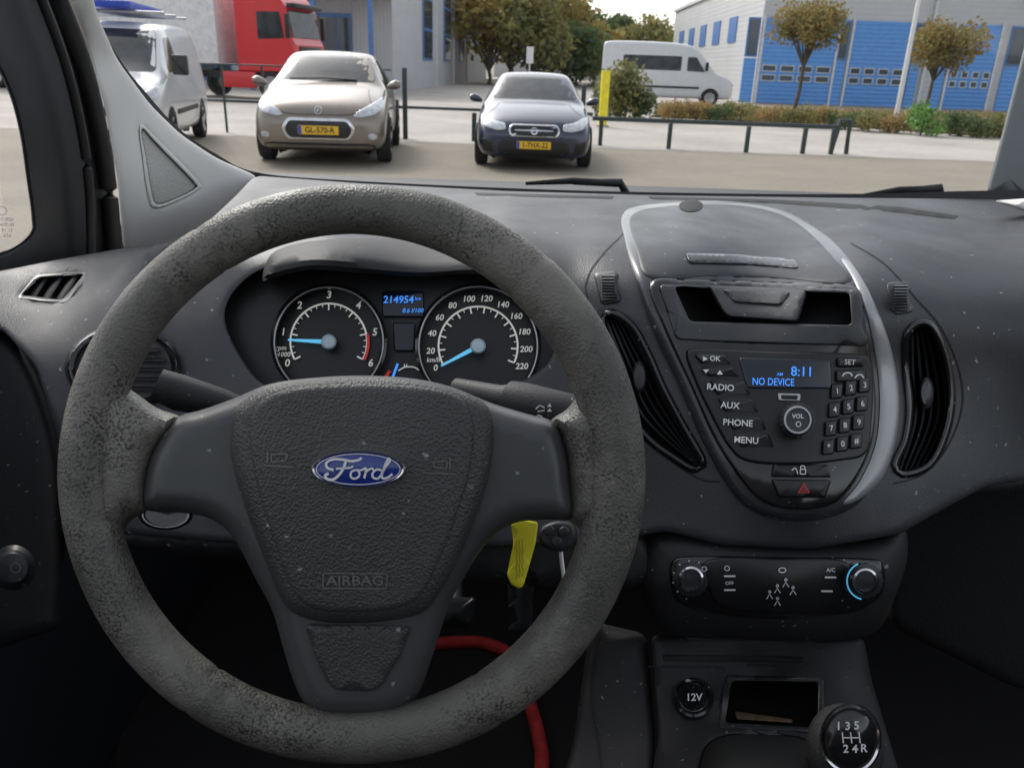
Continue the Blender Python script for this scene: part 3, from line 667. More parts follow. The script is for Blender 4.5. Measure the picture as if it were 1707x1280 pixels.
def wiper(p,q):
    w=thing('wiper','black wiper blade resting at the base of the windscreen','wiper',group='windscreen wipers')
    a,b=sp(*p,1.42),sp(*q,1.42)
    tube('wiper_blade',[a,a.lerp(b,.5)+Vector((0,0,.004)),b],[.003,.006,.005],m_black,w)
    c=a.lerp(b,.5);tube('wiper_arm',[c+Vector((0,0,.002)),b+Vector((0,0,.0)),b+Vector((.02,.02,-.03))],[.005,.008,.008],m_seal,w)
wiper((876,306),(1034,305))
wiper((1428,328),(1566,314))
bm_=thing('van_bonnet','dark bonnet edge of the van beyond the windscreen','bonnet')
bx('bonnet_panel',-.8,1.6,1.42,2.2,1.0,1.17,m_seal,bm_,.04)
fl=bx('cab_floor',-.62,1.35,-.9,1.55,.36,.40,m_carpet);fl['label']='dark carpeted cab floor';fl['category']='floor'
fw=bx('bulkhead',-.70,1.35,1.57,1.60,.30,1.22,m_carpet);fw['label']='black carpeted bulkhead behind the pedals';fw['category']='bulkhead'
rb=bx('rear_light_block',-.62,1.35,-.95,-.92,.36,1.75,m_door);rb['label']='unseen dark partition added to block light from behind';rb['category']='partition'  # out of view, added to keep rear light off the dash faces
rdp=bx('passenger_light_block',1.36,1.40,-.9,1.5,.36,1.15,m_door);rdp['label']='unseen dark panel added to block passenger side light';rdp['category']='door'  # out of view, added only to block light from this side
t=thing('floor_mat','black floor mat edged with red piping','floor mat')
GMp=lambda u,v,h:on_ground(u,v,.41)+Vector((0,0,h))
mp=rnd([(240,1090),(700,1078),(800,1073),(845,1092),(880,1160),(905,1250),(880,1400),(150,1420),(180,1300)],25,5,60)
patch('mat',mp,GMp,m_carpet,t,0,0,5,60,.006)
tube('red_piping',[GMp(*p,.008) for p in cat([(640,1084),(720,1078),(790,1075),(822,1082),(845,1094),(866,1130),(888,1195),(900,1245),(902,1290),(880,1400)],5)],.012,m_edge,t,8)
for u,v,w,hh in((640,1010,30,60),(760,1020,34,50),(868,1010,22,90)):
    pd=thing('pedal','worn dark pedal in the driver footwell','pedal',group='foot pedals')
    patch('pedal_pad',rnd([(u-w,v-hh/2),(u+w,v-hh/2),(u+w*.9,v+hh/2),(u-w*.9,v+hh/2)],8),flat(1.22),m_satin,pd,0,.012,8,12,.02)
    tube('pedal_arm',[sp(u,v,1.24),sp(u,v-100,1.34)],.012,m_door,pd,8)
gbx=thing('glovebox','black glovebox under the passenger side','glovebox')
patch('glovebox_lid',rnd([(1470,820),(1960,780),(2100,1150),(1700,1150),(1480,1040)],30),flat(1.02),m_carpet,gbx,0,.02,20,30,.2)
# ================================================================== EXTERIOR
def brickmat(name,c1,c2,cm,sx,rough=.85):
    M=pbr(name,c1,rough,var=.2,vs=.7);nt=M.node_tree;L=nt.links.new;b=nt.nodes['Principled BSDF']
    tc=[n for n in nt.nodes if n.type=='TEX_COORD'][0];src=b.inputs['Base Color'].links[0].from_socket
    br=nd(nt,'ShaderNodeTexBrick');br.inputs['Scale'].default_value=sx;br.inputs['Mortar Size'].default_value=.03
    br.inputs['Color1'].default_value=(*c1,1);br.inputs['Color2'].default_value=(*c2,1);br.inputs['Mortar'].default_value=(*cm,1)
    L(tc.outputs['Object'],br.inputs['Vector']);mx=nd(nt,'ShaderNodeMixRGB');mx.inputs[0].default_value=.5
    L(src,mx.inputs[1]);L(br.outputs[0],mx.inputs[2]);L(mx.outputs[0],b.inputs['Base Color']);return M
m_pave=brickmat('clinker_paving',(.26,.225,.175),(.30,.26,.205),(.16,.145,.115),4)
m_conc=pbr('concrete_road',(.42,.385,.345),.85,var=.16,vs=.4)
m_bed=pbr('bed_soil',(.10,.085,.045),.95,var=.5,vs=2,c2=(.12,.13,.05),bs=12,bd=.8,dist=.1)
gr=mk('ground',[(-600,-600,0),(600,-600,0),(600,900,0),(-600,900,0)],[(0,1,2,3)],m_pave,None,0);structure(gr)
rdm=mk('road',[(-60,15.8,.004),(60,17.2,.004),(60,110,.004),(-60,110,.004)],[(0,1,2,3)],m_conc,None,0);structure(rdm)
m_tyre=pbr('tyre',(.02,.02,.02),.85);m_alloy=pbr('alloy',(.4,.4,.42),.35,.7)
m_carglass=pbr('car_glass',(.035,.04,.045),.08,spec=.4,var=.6,vs=3)
m_lens=pbr('lamp_lens',(.55,.57,.6),.08,coat=1,var=.3,vs=12)
m_plate=pbr('plate_yellow',(.85,.5,.02),.4,var=.03);m_eu=pbr('plate_blue',(.02,.07,.5),.4);m_ink=pbr('plate_ink',(.01,.01,.01),.4)
def sec(wl,z0,zb,wb,zt,wt):
    return [(0,z0),(wl*.8,z0),(wl*.96,z0+.07),(wl,z0+.22 if zb-z0>.5 else (z0+zb)/2-.02),(wl,(z0+zb)/2+.1 if zb-z0>.5 else (z0+zb)/2+.02),(wb,zb),((wb*.45+wt*.55),zb+(zt-zb)*.5),(wt,zt-.035),(wt*.82,zt),(0,zt+.02)]
def shell(name,S_,mat,par):
    vs=[];fs=[];m=None
    for s in S_:
        h=sec(*s[1:]);full=[(x,z) for x,z in h]+[(-x,z) for x,z in h[-2:0:-1]];m=len(full)
        vs+=[(x,s[0],z) for x,z in full]
    for i in range(len(S_)-1):
        for j in range(m):
            k2=(j+1)%m;fs.append((i*m+j,i*m+k2,(i+1)*m+k2,(i+1)*m+j))
    fs.append(tuple(range(m)));fs.append(tuple((len(S_)-1)*m+j for j in range(m))[::-1])
    o=mk(name,vs,fs,mat,None,0,recalc=True)
    md=o.modifiers.new('s','SUBSURF');md.levels=2;md.render_levels=2
    dg=bpy.context.evaluated_depsgraph_get();dg.update();me=bpy.data.meshes.new_from_object(o.evaluated_get(dg))
    o.modifiers.clear();o.data=me;me.polygons.foreach_set('use_smooth',[True]*len(me.polygons))
    if par:o.parent=par
    bm=bmesh.new();bm.from_mesh(me);bv=BVHTree.FromBMesh(bm);bm.free()
    def FR(u,v,h):
        r=bv.ray_cast(Vector((u/1000,-5,-v/1000)),Vector((0,1,0)));y=r[0].y if r[0] else .4
        return Vector((u/1000,y-h,-v/1000))
    def side(sg):
        def SD(u,v,h):
            r=bv.ray_cast(Vector((sg*5,u/1000,-v/1000)),Vector((-sg,0,0)));x=r[0].x if r[0] else sg*.6
            return Vector((x+sg*h,u/1000,-v/1000))
        return SD
    return o,FR,side
def P2(pts): return [(x,-z) for x,z in pts]
def mir(pts): return [(-x,z) for x,z in pts][::-1]
def wheel(x,y,r,par,w=.2):
    sg=1 if x>0 else -1;n=36
    prof=[(r*.55,-w/2),(r*.9,-w/2),(r,-w*.35),(r,w*.35),(r*.92,w/2),(r*.66,w/2)]
    vs=[];fs=[]
    for q,h in prof:
        for i in range(n):
            a=2*math.pi*i/n;vs.append((x+sg*h,y+q*math.cos(a),r+q*math.sin(a)))
    for j in range(len(prof)-1):
        for i in range(n):fs.append((j*n+i,j*n+(i+1)%n,(j+1)*n+(i+1)%n,(j+1)*n+i))
    e=mk('wheel',vs,fs,m_tyre,par,40)
    vs=[(x+sg*w*.3,y,r)];fs=[]
    for i in range(20):
        a=2*math.pi*i/20;q=r*.66 ;vs.append((x+sg*(w*.5 if i%4<2 else w*.42),y+q*math.cos(a),r+q*math.sin(a)))
    for i in range(20):fs.append((0,1+i,1+(i+1)%20))
    mk('rim',vs,fs,m_alloy,e,20);return e
def plate(FR,par,cx,cz,txt,w=520,hh=110):
    y=min(FR(cx-w/2,-cz,0).y,FR(cx,-cz,0).y,FR(cx,-cz-hh/2,0).y,FR(cx,-cz+hh/2,0).y)-.02
    Mp=lambda u,v,h:Vector((u/1000,y-h,-v/1000))
    p=patch('licence_plate',rnd(P2([(cx-w/2,cz-hh/2),(cx+w/2,cz-hh/2),(cx+w/2,cz+hh/2),(cx-w/2,cz+hh/2)]),12),Mp,m_plate,par,0,.004,8,80,.03)
    A=Acc();A.poly(P2([(cx-w/2+4,cz-hh/2+4),(cx-w/2+44,cz-hh/2+4),(cx-w/2+44,cz+hh/2-4),(cx-w/2+4,cz+hh/2-4)]),Mp,.006);A.done('plate_band',m_eu,p)
    A=Acc();A.text(txt,cx+18,-cz,100,Mp,.006,bold=.02,sx=.95);A.done('plate_lettering',m_ink,p)
def carbase(name,label,st_,paint,loc,rot,sc,L_,wx,wy,wr,group=None,cat_='car'):
    t=thing(name,label,cat_,group,loc=loc,rot=rot);t.scale=(sc,)*3
    o,FR,side=shell('body',st_,paint,t)
    for y in wy:
        for s in(1,-1):
            wheel(s*wx,y,wr,t)
            arc=[(1000*(y+(wr+.05)*math.cos(a)),1000*(wr+(wr+.05)*math.sin(a))) for a in np.linspace(-.6,math.pi+.6,24)]
            patch('wheel_arch',P2(arc),side(s),m_black,t,.004,0,5,90,0)
    return t,o,FR,side
m_beige=pbr('beige_metallic',(.25,.215,.18),.3,.5,var=.05,coat=.6)
st208=[(0,.56,.28,.52,.56,.58,.42),(.05,.76,.22,.60,.72,.68,.56),(.18,.85,.17,.70,.82,.80,.64),(.55,.87,.17,.82,.85,.92,.68),(.95,.87,.17,.90,.85,.99,.70),(1.08,.87,.17,.93,.85,1.02,.71),(1.16,.87,.17,.93,.85,1.07,.70),(1.7,.87,.17,.95,.84,1.38,.60),(1.95,.87,.17,.96,.84,1.44,.60),(2.8,.87,.17,.98,.83,1.43,.58),(3.5,.86,.18,1.0,.80,1.30,.52),(3.85,.80,.25,.95,.72,1.0,.45),(3.96,.6,.35,.8,.5,.85,.35)]
t,o,FR,sd=carbase('parked_car','beige metallic small hatchback parked facing a low rail',st208,m_beige,on_ground(534,278),.10,1.10,3.96,.80,(.78,3.3),.31,'parked cars')
patch('windscreen',rnd(P2([(-680,1040),(680,1040),(580,1385),(-580,1385)]),60,4,80),FR,m_carglass,t,.004,0,20,90,.002)
hl=[(440,640),(520,625),(700,655),(810,720),(830,860),(790,870),(690,800),(520,710)]
for q in(hl,mir(hl)):
    patch('headlight',rnd(P2(q),30,4,40),FR,m_lens,t,.004,.012,20,40,.004)
patch('grille',rnd(P2([(-400,330),(400,330),(480,470),(400,610),(-400,610),(-480,470)]),60,4,60),FR,m_chrome,t,.006,.012,20,60,.004)
patch('grille_mesh',rnd(P2([(-375,360),(375,360),(440,470),(375,580),(-375,580),(-440,470)]),50,4,60),FR,m_ink,t,.014,.006,12,60,.002)
patch('lower_intake',rnd(P2([(-700,205),(700,205),(740,270),(620,300),(-620,300),(-740,270)]),30,4,60),FR,m_ink,t,.006,.004,10,60,.004)
plate(FR,t,0,460,'GL-570-R')
for s in(1,-1):
    patch('fog_lamp',ell(s*690,-390,60,40,24),FR,m_lens,t,.006,.008,16,40,.004)
    patch('side_window',rnd(P2([(1250,960),(2000,975),(2000,1330),(1700,1290)]),40,4,60),sd(s),m_carglass,t,.004,0,9,90,.002)
    patch('side_window',rnd(P2([(2060,975),(3050,1000),(3000,1310),(2060,1335)]),40,4,60),sd(s),m_carglass,t,.004,0,9,90,.002)
    tube('mirror',[(s*.84,1.18,.98),(s*.90,1.17,1.0),(s*.97,1.15,1.02),(s*1.02,1.15,1.02)],[.03,.07,.085,.05],m_beige,t,14,.8)
A=Acc();A.line(ell(0,-705,45,45,20),12,FR,.01,True);A.line([(-20,-685),(10,-725)],18,FR,.01);A.done('bonnet_badge',m_chrome,t)
A=Acc();A.line(cat([(-700,-740),(-640,-850),(-600,-960)]),9,FR,.003);A.line(cat([(700,-740),(640,-850),(600,-960)]),9,FR,.003);A.line(cat([(-700,-740),(-400,-660),(0,-650),(400,-660),(700,-740)]),8,FR,.003);A.done('bonnet_gap',m_ink,t)
tube('windscreen_wiper',[(-.5,1.06,1.06),(.0,1.10,1.075),(.42,1.12,1.06)],.01,m_black,t,6)
m_navy=pbr('navy_metallic',(.02,.028,.06),.25,.35,var=.08,coat=.9)
stv=[(0,.56,.26,.50,.56,.56,.42),(.05,.78,.2,.58,.74,.66,.58),(.2,.87,.16,.66,.84,.76,.66),(.6,.90,.16,.78,.87,.89,.70),(1.0,.90,.16,.86,.87,.95,.72),(1.17,.90,.16,.89,.87,.98,.73),(1.26,.90,.16,.89,.87,1.03,.72),(1.85,.90,.16,.92,.86,1.34,.60),(2.1,.90,.16,.94,.85,1.41,.59),(3.0,.90,.16,.97,.84,1.40,.57),(3.9,.88,.17,1.0,.80,1.25,.5),(4.25,.80,.25,.95,.7,.98,.42),(4.37,.6,.35,.8,.5,.85,.35)]
t,o,FR,sd=carbase('parked_car','dark navy blue hatchback with yellow number plate behind a low rail',stv,m_navy,on_ground(888,286),.0,.97,4.37,.83,(.85,3.5),.32,'parked cars')
patch('windscreen',rnd(P2([(-700,1005),(700,1005),(580,1350),(-580,1350)]),60,4,80),FR,m_carglass,t,.004,0,20,90,.002)
hl=[(430,600),(560,585),(740,625),(845,720),(850,790),(760,780),(600,715),(440,690)]
for q in(hl,mir(hl)):patch('headlight',rnd(P2(q),30,4,40),FR,m_lens,t,.004,.012,20,40,.004)
patch('grille',rnd(P2([(-360,500),(360,500),(400,600),(350,685),(-350,685),(-400,600)]),50,4,60),FR,m_chrome,t,.006,.01,14,60,.004)
patch('grille_mesh',rnd(P2([(-335,518),(335,518),(372,600),(330,668),(-330,668),(-372,600)]),40,4,60),FR,m_ink,t,.013,.005,12,60,.002)
A=Acc();A.line([(-330,-530),(330,-655)],16,FR,.022);A.line(ell(0,-593,45,45,20),14,FR,.024,True);A.done('grille_badge',m_chrome,t)
patch('lower_intake',rnd(P2([(-480,210),(480,210),(560,320),(500,450),(-500,450),(-560,320)]),30,4,60),FR,m_ink,t,.006,.004,10,60,.004)
plate(FR,t,0,385,'1-THX-22')
A=Acc();A.line(cat([(-740,-800),(-640,-860),(-560,-940)]),9,FR,.003);A.line(cat([(740,-800),(640,-860),(560,-940)]),9,FR,.003);A.line(cat([(-430,-705),(0,-700),(430,-705)]),8,FR,.003);A.done('bonnet_gap',m_ink,t)
for s in(1,-1):
    patch('side_intake',rnd(P2([(s*600,260),(s*780,290),(s*800,460),(s*640,420)][::s]),25,4,60),FR,m_ink,t,.006,.004,10,60,.004)
    patch('side_window',rnd(P2([(1350,950),(3300,990),(3000,1300),(1900,1290)]),40,4,60),sd(s),m_carglass,t,.004,0,9,90,.002)
    tube('mirror',[(s*.86,1.3,.95),(s*.92,1.28,.98),(s*1.0,1.26,1.0),(s*1.05,1.26,1.0)],[.03,.07,.085,.05],m_navy,t,14,.8)
m_wpaint=pbr('white_paint',(.68,.69,.70),.3,var=.03,coat=.6)
stvan=[(0,.6,.32,.62,.6,.66,.5),(.06,.80,.25,.75,.76,.82,.62),(.25,.9,.2,.92,.86,1.0,.7),(.7,.93,.2,1.05,.9,1.14,.76),(.95,.93,.2,1.08,.91,1.2,.78),(1.7,.93,.2,1.12,.91,1.82,.72),(2.0,.93,.2,1.14,.91,1.92,.74),(4.2,.93,.2,1.14,.91,1.93,.74),(4.7,.93,.22,1.12,.90,1.9,.73),(4.8,.9,.26,1.1,.86,1.82,.7)]
t,o,FR,sd=carbase('delivery_van','white delivery van with black mirrors and a roof rack',stvan,m_wpaint,Vector((-6.1,12.0,0)),math.radians(12),1.0,4.8,.84,(.9,3.9),.33,None,'van')
patch('windscreen',rnd(P2([(-760,1190),(760,1190),(670,1800),(-670,1800)]),70,4,80),FR,m_carglass,t,.004,0,20,90,.002)
hl=[(560,720),(700,720),(860,850),(880,1010),(800,1000),(640,880)]
for q in(hl,mir(hl)):patch('headlight',rnd(P2(q),30,4,40),FR,m_lens,t,.004,.012,20,40,.004)
patch('grille',rnd(P2([(-480,600),(480,600),(520,720),(-520,720)]),30,4,60),FR,m_ink,t,.006,.004,10,60,.004)
patch('lower_intake',rnd(P2([(-600,300),(600,300),(640,420),(-640,420)]),30,4,60),FR,m_ink,t,.006,.004,10,60,.004)
for s in(1,-1):
    patch('side_window',rnd(P2([(1300,1180),(2150,1200),(2150,1700),(1780,1690)]),60,4,60),sd(s),m_carglass,t,.004,0,9,90,.002)
    bx('mirror',s*1.05-.12,s*1.05+.12,1.25,1.38,1.15,1.45,m_seal,t,.04)
    patch('side_moulding',rnd(P2([(1400,560),(3400,560),(3400,640),(1400,640)]),20,4,90),sd(s),m_seal,t,.006,.01,10,90,.002)
A=Acc();A.line([(2250,-300),(2250,-1750)],12,sd(1),.006);A.line([(3300,-300),(3300,-1750)],12,sd(1),.006);A.line([(1250,-300),(1250,-1100)],10,sd(1),.006);A.done('panel_gaps',m_seal,t)
for y in(1.9,2.9,3.9):tube('roof_bar',[(-.8,y,2.05),(.8,y,2.05)],.025,m_silver,t,8)
bx('roof_box',-.35,.35,1.7,4.2,2.09,2.2,m_eu,t,.02)
stsp=[(0,.6,.4,.8,.6,.86,.5),(.06,.82,.33,.95,.8,1.0,.66),(.3,.93,.28,1.15,.9,1.22,.76),(.75,.96,.28,1.28,.93,1.36,.82),(1.0,.98,.28,1.32,.94,1.5,.82),(1.7,.98,.28,1.35,.95,2.35,.78),(2.1,.98,.28,1.4,.95,2.58,.78),(5.2,.98,.28,1.4,.95,2.6,.78),(5.75,.98,.28,1.4,.94,2.55,.77),(5.85,.94,.32,1.35,.9,2.45,.74)]
g=on_ground(1216,178);t,o,FR,sd=carbase('minibus','white high roof minibus with dark side windows',stsp,m_wpaint,Vector((g.x,g.y,0)),math.radians(82),1.05,5.85,.9,(1.0,4.5),.35,None,'minibus')
patch('windscreen',rnd(P2([(-800,1420),(800,1420),(720,2280),(-720,2280)]),70,4,80),FR,m_carglass,t,.004,0,20,90,.002)
for s in(1,-1):
    patch('side_window',rnd(P2([(1300,1400),(2100,1420),(2100,2000),(1720,2000)]),60,4,60),sd(s),m_carglass,t,.004,0,9,90,.002)
    patch('side_window',rnd(P2([(2350,1420),(4900,1440),(4900,2020),(2350,2020)]),70,4,60),sd(s),m_carglass,t,.004,0,9,90,.002)
    patch('side_moulding',rnd(P2([(1500,700),(5500,700),(5500,790),(1500,790)]),20,4,90),sd(s),m_seal,t,.006,.01,10,90,.002)
    bx('mirror',s*1.08-.12,s*1.08+.12,1.2,1.32,1.45,1.8,m_seal,t,.04)
    patch('headlight',rnd(P2([(s*620,830),(s*800,860),(s*840,1120),(s*700,1080)][::s]),30,4,60),FR,m_lens,t,.004,.01,10,60,.004)
m_redp=pbr('red_paint',(.62,.012,.02),.3,var=.05,coat=.6)
tr=thing('lorry','red lorry cab towing a tall white box trailer','lorry',loc=Vector((-7.9,32,0)),rot=math.radians(78))
def cabmesh():
    prof=[(-.10,.95),(-.10,1.9),(.02,2.1),(.18,3.05),(.42,3.4),(.75,3.75),(1.3,3.95),(2.2,3.98),(2.2,.95)]
    vs=[];fs=[]
    for x in(-1.22,-1.14,1.14,1.22):
        ins=.06 if abs(x)>1.2 else 0
        for y,z in prof:vs.append((x,y+(ins if y<1 else -ins),z-(ins if z>1 else -ins)))
    n=len(prof)
    for i in range(3):
        for j in range(n):fs.append((i*n+j,i*n+(j+1)%n,(i+1)*n+(j+1)%n,(i+1)*n+j))
    fs.append(tuple(range(n)));fs.append(tuple(3*n+j for j in range(n))[::-1])
    return mk('cab',vs,fs,m_redp,tr,30,recalc=True)
cabmesh()
mk('windscreen',[(-1.08,.0,2.14),(1.08,.0,2.14),(1.05,.16,3.02),(-1.05,.16,3.02)],[(0,1,2,3)],m_carglass,tr,0)
bx('sun_visor',-1.1,1.1,-.12,.2,3.1,3.25,m_ink,tr,.03)
bx('bumper',-1.22,1.22,-.16,.5,.35,.95,m_redp,tr,.06);bx('grille',-.85,.85,-.14,-.09,1.0,1.85,m_ink,tr,.02)
for s in(1,-1):
    mk('side_window',[(s*1.228,.28,2.1),(s*1.228,1.3,2.05),(s*1.228,1.3,2.95),(s*1.228,.42,2.95)],[(0,1,2,3)],m_carglass,tr,0)
    bx('mirror',s*1.42-.1,s*1.42+.1,-.05,.1,2.1,2.9,m_ink,tr,.04)
    bx('headlight',s*.98-.2,s*.98+.2,-.18,-.14,.55,.85,m_lens,tr,.02)
    bx('side_fairing',s*1.2-.04,s*1.2+.04,1.5,2.9,.4,.95,m_redp,tr,.02)
    for y in(.9,4.4,10,11.3,12.6):wheel(s*1.13,y,.5,tr,.3)
A=Acc();A.text('vos',0,0,1,lambda u,v,h:Vector((1.235,.9+u*.5,1.6-v*.5)),0,bold=.02);A.done('door_lettering',m_white,tr)
bx('chassis',-.6,.6,2.2,13,.7,.95,m_ink,tr)
bx('trailer',-1.27,1.27,2.9,14.5,1.15,4.0,pbr('trailer_white',(.72,.72,.72),.5,wave=.6,bd=.3,dist=.02),tr,.03)
# buildings
m_clad=pbr('grey_cladding',(.50,.51,.53),.55,var=.05,vs=.5,wave=1.6,bd=.4,dist=.02)
m_clad2=pbr('light_cladding',(.54,.545,.55),.6,var=.04,vs=.4,wave=-1.2,bd=.3,dist=.02)
m_bluep=pbr('blue_door_paint',(.11,.31,.70),.4,var=.06,wave=-1.5,bd=.5,dist=.03)
m_bframe=pbr('blue_frame',(.09,.21,.48),.4)
m_wglass=pbr('window_glass',(.06,.08,.10),.06,spec=.8,var=.3,vs=.6)
m_greyf=pbr('light_frame',(.62,.63,.64),.5)
def prism(name,pts,z0,z1,mat,par):
    n=len(pts);vs=[(x,y,z0) for x,y in pts]+[(x,y,z1) for x,y in pts]
    fs=[(i,(i+1)%n,n+(i+1)%n,n+i) for i in range(n)]+[tuple(range(n))[::-1],tuple(n+i for i in range(n))]
    return mk(name,vs,fs,mat,par,0,recalc=True)
lb=thing('office_building','grey clad industrial office with tall blue framed windows','building')
prism('wall',[(-45,44),(-6.6,44),(-4.2,100),(-45,100)],0,8.5,m_clad,lb)
def onside(t):return Vector((-6.6+2.4*t,44+56*t,0))
dn=Vector((56,-2.4,0)).normalized()
def sidepanel(name,t0,t1,z0,z1,off,mat,par):
    a,b=onside(t0),onside(t1);p=dn*off
    return prism(name,[(a.x-.02,a.y),(b.x-.02,b.y),((b+p).x,(b+p).y),((a+p).x,(a+p).y)],z0,z1,mat,par)
for i in range(3):
    t0=.17+i*.17
    w=sidepanel('window',t0,t0+.07,1.6,7.0,.06,m_bframe,lb)
    for k_ in range(3):sidepanel('pane',t0+.006,t0+.064,1.75+k_*1.75,3.3+k_*1.75,.10,m_wglass,w)
    sidepanel('downpipe',t0+.1,t0+.106,0,8.4,.12,m_greyf,lb)
bx('canopy',-13,-6.2,40,44,4.3,5.6,m_greyf,lb,.05)
for i in range(7):
    x=-8.6-i*3.1
    w=bx('window',x-2.3,x,43.9,44.02,.3,3.6,m_bframe,lb);
    for q in range(3):bx('pane',x-2.2+q*.74,x-2.2+q*.74+.66,43.86,43.95,.5,3.4,m_wglass,w)
    w=bx('window',x-2.3,x,43.9,44.02,5.8,7.4,m_bframe,lb);bx('pane',x-2.2,x-.1,43.86,43.95,5.95,7.25,m_wglass,w)
for x in(-7,-9.6,-12.6):bx('canopy_post',x-.1,x+.1,40.1,40.3,0,4.3,m_bframe,lb)
rbd=thing('warehouse_building','light grey warehouse with a row of blue overhead doors','building')
prism('wall',[(12.3,46),(60,46),(60,78),(13.2,78)],0,6.3,m_clad2,rbd)
prism('roof_edge',[(12.15,45.85),(60.2,45.85),(60.2,78.2),(13.05,78.2)],6.3,6.5,m_greyf,rbd)
def xat(u): return on_y(u,130,46).x
def od(u0,u1):
    x0,x1=xat(u0),xat(u1)
    d=bx('overhead_door',x0,x1,45.9,46.03,0.05,4.2,m_bluep,rbd,.02)
    bx('door_frame',x0-.12,x0-.005,45.86,46.04,0,4.32,m_greyf,d);bx('door_frame',x1+.005,x1+.12,45.86,46.04,0,4.32,m_greyf,d)
    n=4;w=(x1-x0)/n
    for z in(1.15,1.62):
        for i in range(n):
            bx('door_window',x0+i*w+.1,x0+(i+1)*w-.1,45.87,45.92,z,z+.34,m_greyf,d);bx('door_pane',x0+i*w+.15,x0+(i+1)*w-.15,45.85,45.88,z+.05,z+.29,m_wglass,d)
for a,b in((1264,1384),(1410,1505),(1578,1650),(1708,1790),(1830,1910)):od(a,b)
for a,b in((1236,1256),(1388,1404),(1512,1528),(1556,1572),(1668,1700)):
    x0,x1=xat(a),xat(b)
    w=bx('window',x0,x1,45.9,46.03,2.3,4.2,m_bframe,rbd);bx('pane',x0+.08,x1-.08,45.86,45.93,2.4,4.1,m_wglass,w);bx('door',x0,x1,45.9,46.03,.05,2.25,m_bluep,rbd)
for i in range(5):
    y=52+i*5;x=12.3+.9*(y-46)/32
    prism('window',[(x-.06,y),(x+.1,y),(x+.16,y+2.2),(x-.0,y+2.2)],3.2,4.6,m_bframe,rbd)
x=xat(1536);bx('downpipe',x-.06,x+.06,45.8,45.95,0,6.3,m_greyf,rbd)
bx('wall_lamp',xat(1688),xat(1696),45.5,46,5.2,5.5,m_ink,rbd,.05)
fs_=thing('distant_building','low pale building beyond the autumn trees','building')
bx('wall',-4,12,120,130,0,4,m_clad2,fs_);bx('roof',-4.3,12.3,119.7,130.3,4,4.3,m_greyf,fs_)
def leafmat(name,a,b,c,s=1.2):
    M=pbr(name,a,.7,var=0,vs=s);nt=M.node_tree;rp=[n for n in nt.nodes if n.type=='VALTORGB'][0]
    rp.color_ramp.elements[0].color=(*a,1);rp.color_ramp.elements[1].color=(*c,1);e=rp.color_ramp.elements.new(.5);e.color=(*b,1)
    L=nt.links.new;bs_=nt.nodes['Principled BSDF'];o=[n for n in nt.nodes if n.type=='OUTPUT_MATERIAL'][0]
    tl=nd(nt,'ShaderNodeBsdfTranslucent');L(rp.outputs[0],tl.inputs[0]);m=nd(nt,'ShaderNodeMixShader');m.inputs[0].default_value=.4
    L(bs_.outputs[0],m.inputs[1]);L(tl.outputs[0],m.inputs[2]);L(m.outputs[0],o.inputs[0]);return M
m_gold=leafmat('gold_leaves',(.33,.23,.07),(.44,.34,.10),(.24,.26,.09),.5)
m_green=leafmat('green_leaves',(.07,.11,.04),(.11,.16,.06),(.17,.20,.08),.8)
m_brown=leafmat('brown_leaves',(.24,.16,.06),(.34,.26,.09),(.20,.22,.08),2.2)
m_olive=leafmat('olive_leaves',(.16,.18,.07),(.26,.25,.09),(.36,.30,.10),.6)
m_orange=leafmat('orange_plants',(.36,.22,.09),(.40,.29,.12),(.20,.22,.09),2)
m_bark=pbr('bark',(.12,.10,.08),.9,bs=20,bd=.6,dist=.02)
def leaves(name,blobs,n,size,mat,par,up=.0):
    vs=[];fs=[];wt=[b[1][0]*b[1][1]*b[1][2] for b in blobs]
    for _ in range(n):
        c,r=random.choices(blobs,wt)[0]
        d=Vector((random.gauss(0,1),random.gauss(0,1),random.gauss(0,1))).normalized()*(random.random()**.45)*random.uniform(.8,1.12)
        p=Vector((c[0]+d.x*r[0],c[1]+d.y*r[1],c[2]+d.z*r[2]))
        if p.z<.03:p.z=.03
        a=Vector((random.gauss(0,1),random.gauss(0,1),random.gauss(0,1)+up)).normalized();b=a.orthogonal().normalized()
        b=Matrix.Rotation(random.uniform(0,6.28),3,a)@b;s=size*random.uniform(.6,1.3);l=a.cross(b)
        k0=len(vs);vs+=[p-b*s,p+l*s*.5,p+b*s,p-l*s*.5];fs.append((k0,k0+1,k0+2,k0+3))
    return mk(name,vs,fs,mat,par,0)
def tree(loc,h,w,mat,lab,n,size,trunk=.4,nb=9,tilt=0,fat=1):
    t=thing('tree',lab,'tree',loc=loc)
    tr_=h*trunk;pts=[(0,0,0),(w*.02+tilt*.3,0,tr_*.5),(tilt*.6,.02,tr_),(tilt,0,h*.8)]
    R=max(.05,h*.018);obs=[tube('trunk',pts,[R*1.2,R,R*.85,R*.3],m_bark,None,10)]
    blobs=[]
    for i in range(nb):
        a=i*2.4+random.random();rr=w*.30*random.uniform(.5,1.2);z=tr_+(h-tr_)*random.uniform(.2,.85)
        sq=math.sin(math.pi*min(.95,max(.12,(z-tr_)/(h-tr_))))**.6
        c=(tilt*.8+rr*math.cos(a)*sq*1.3,rr*math.sin(a)*sq*1.3,z);s=w*random.uniform(.16,.27)*fat
        blobs.append((c,(s,s,s*random.uniform(.7,1.0))))
        obs.append(tube('limb',[(tilt*.6,0,tr_*.9),(c[0]*.5,c[1]*.5,(tr_+c[2])/2),c],[R*.5,R*.35,R*.12],m_bark,None,6))
    join('trunk',obs,t);leaves('crown',blobs,n,size,mat,t);return t
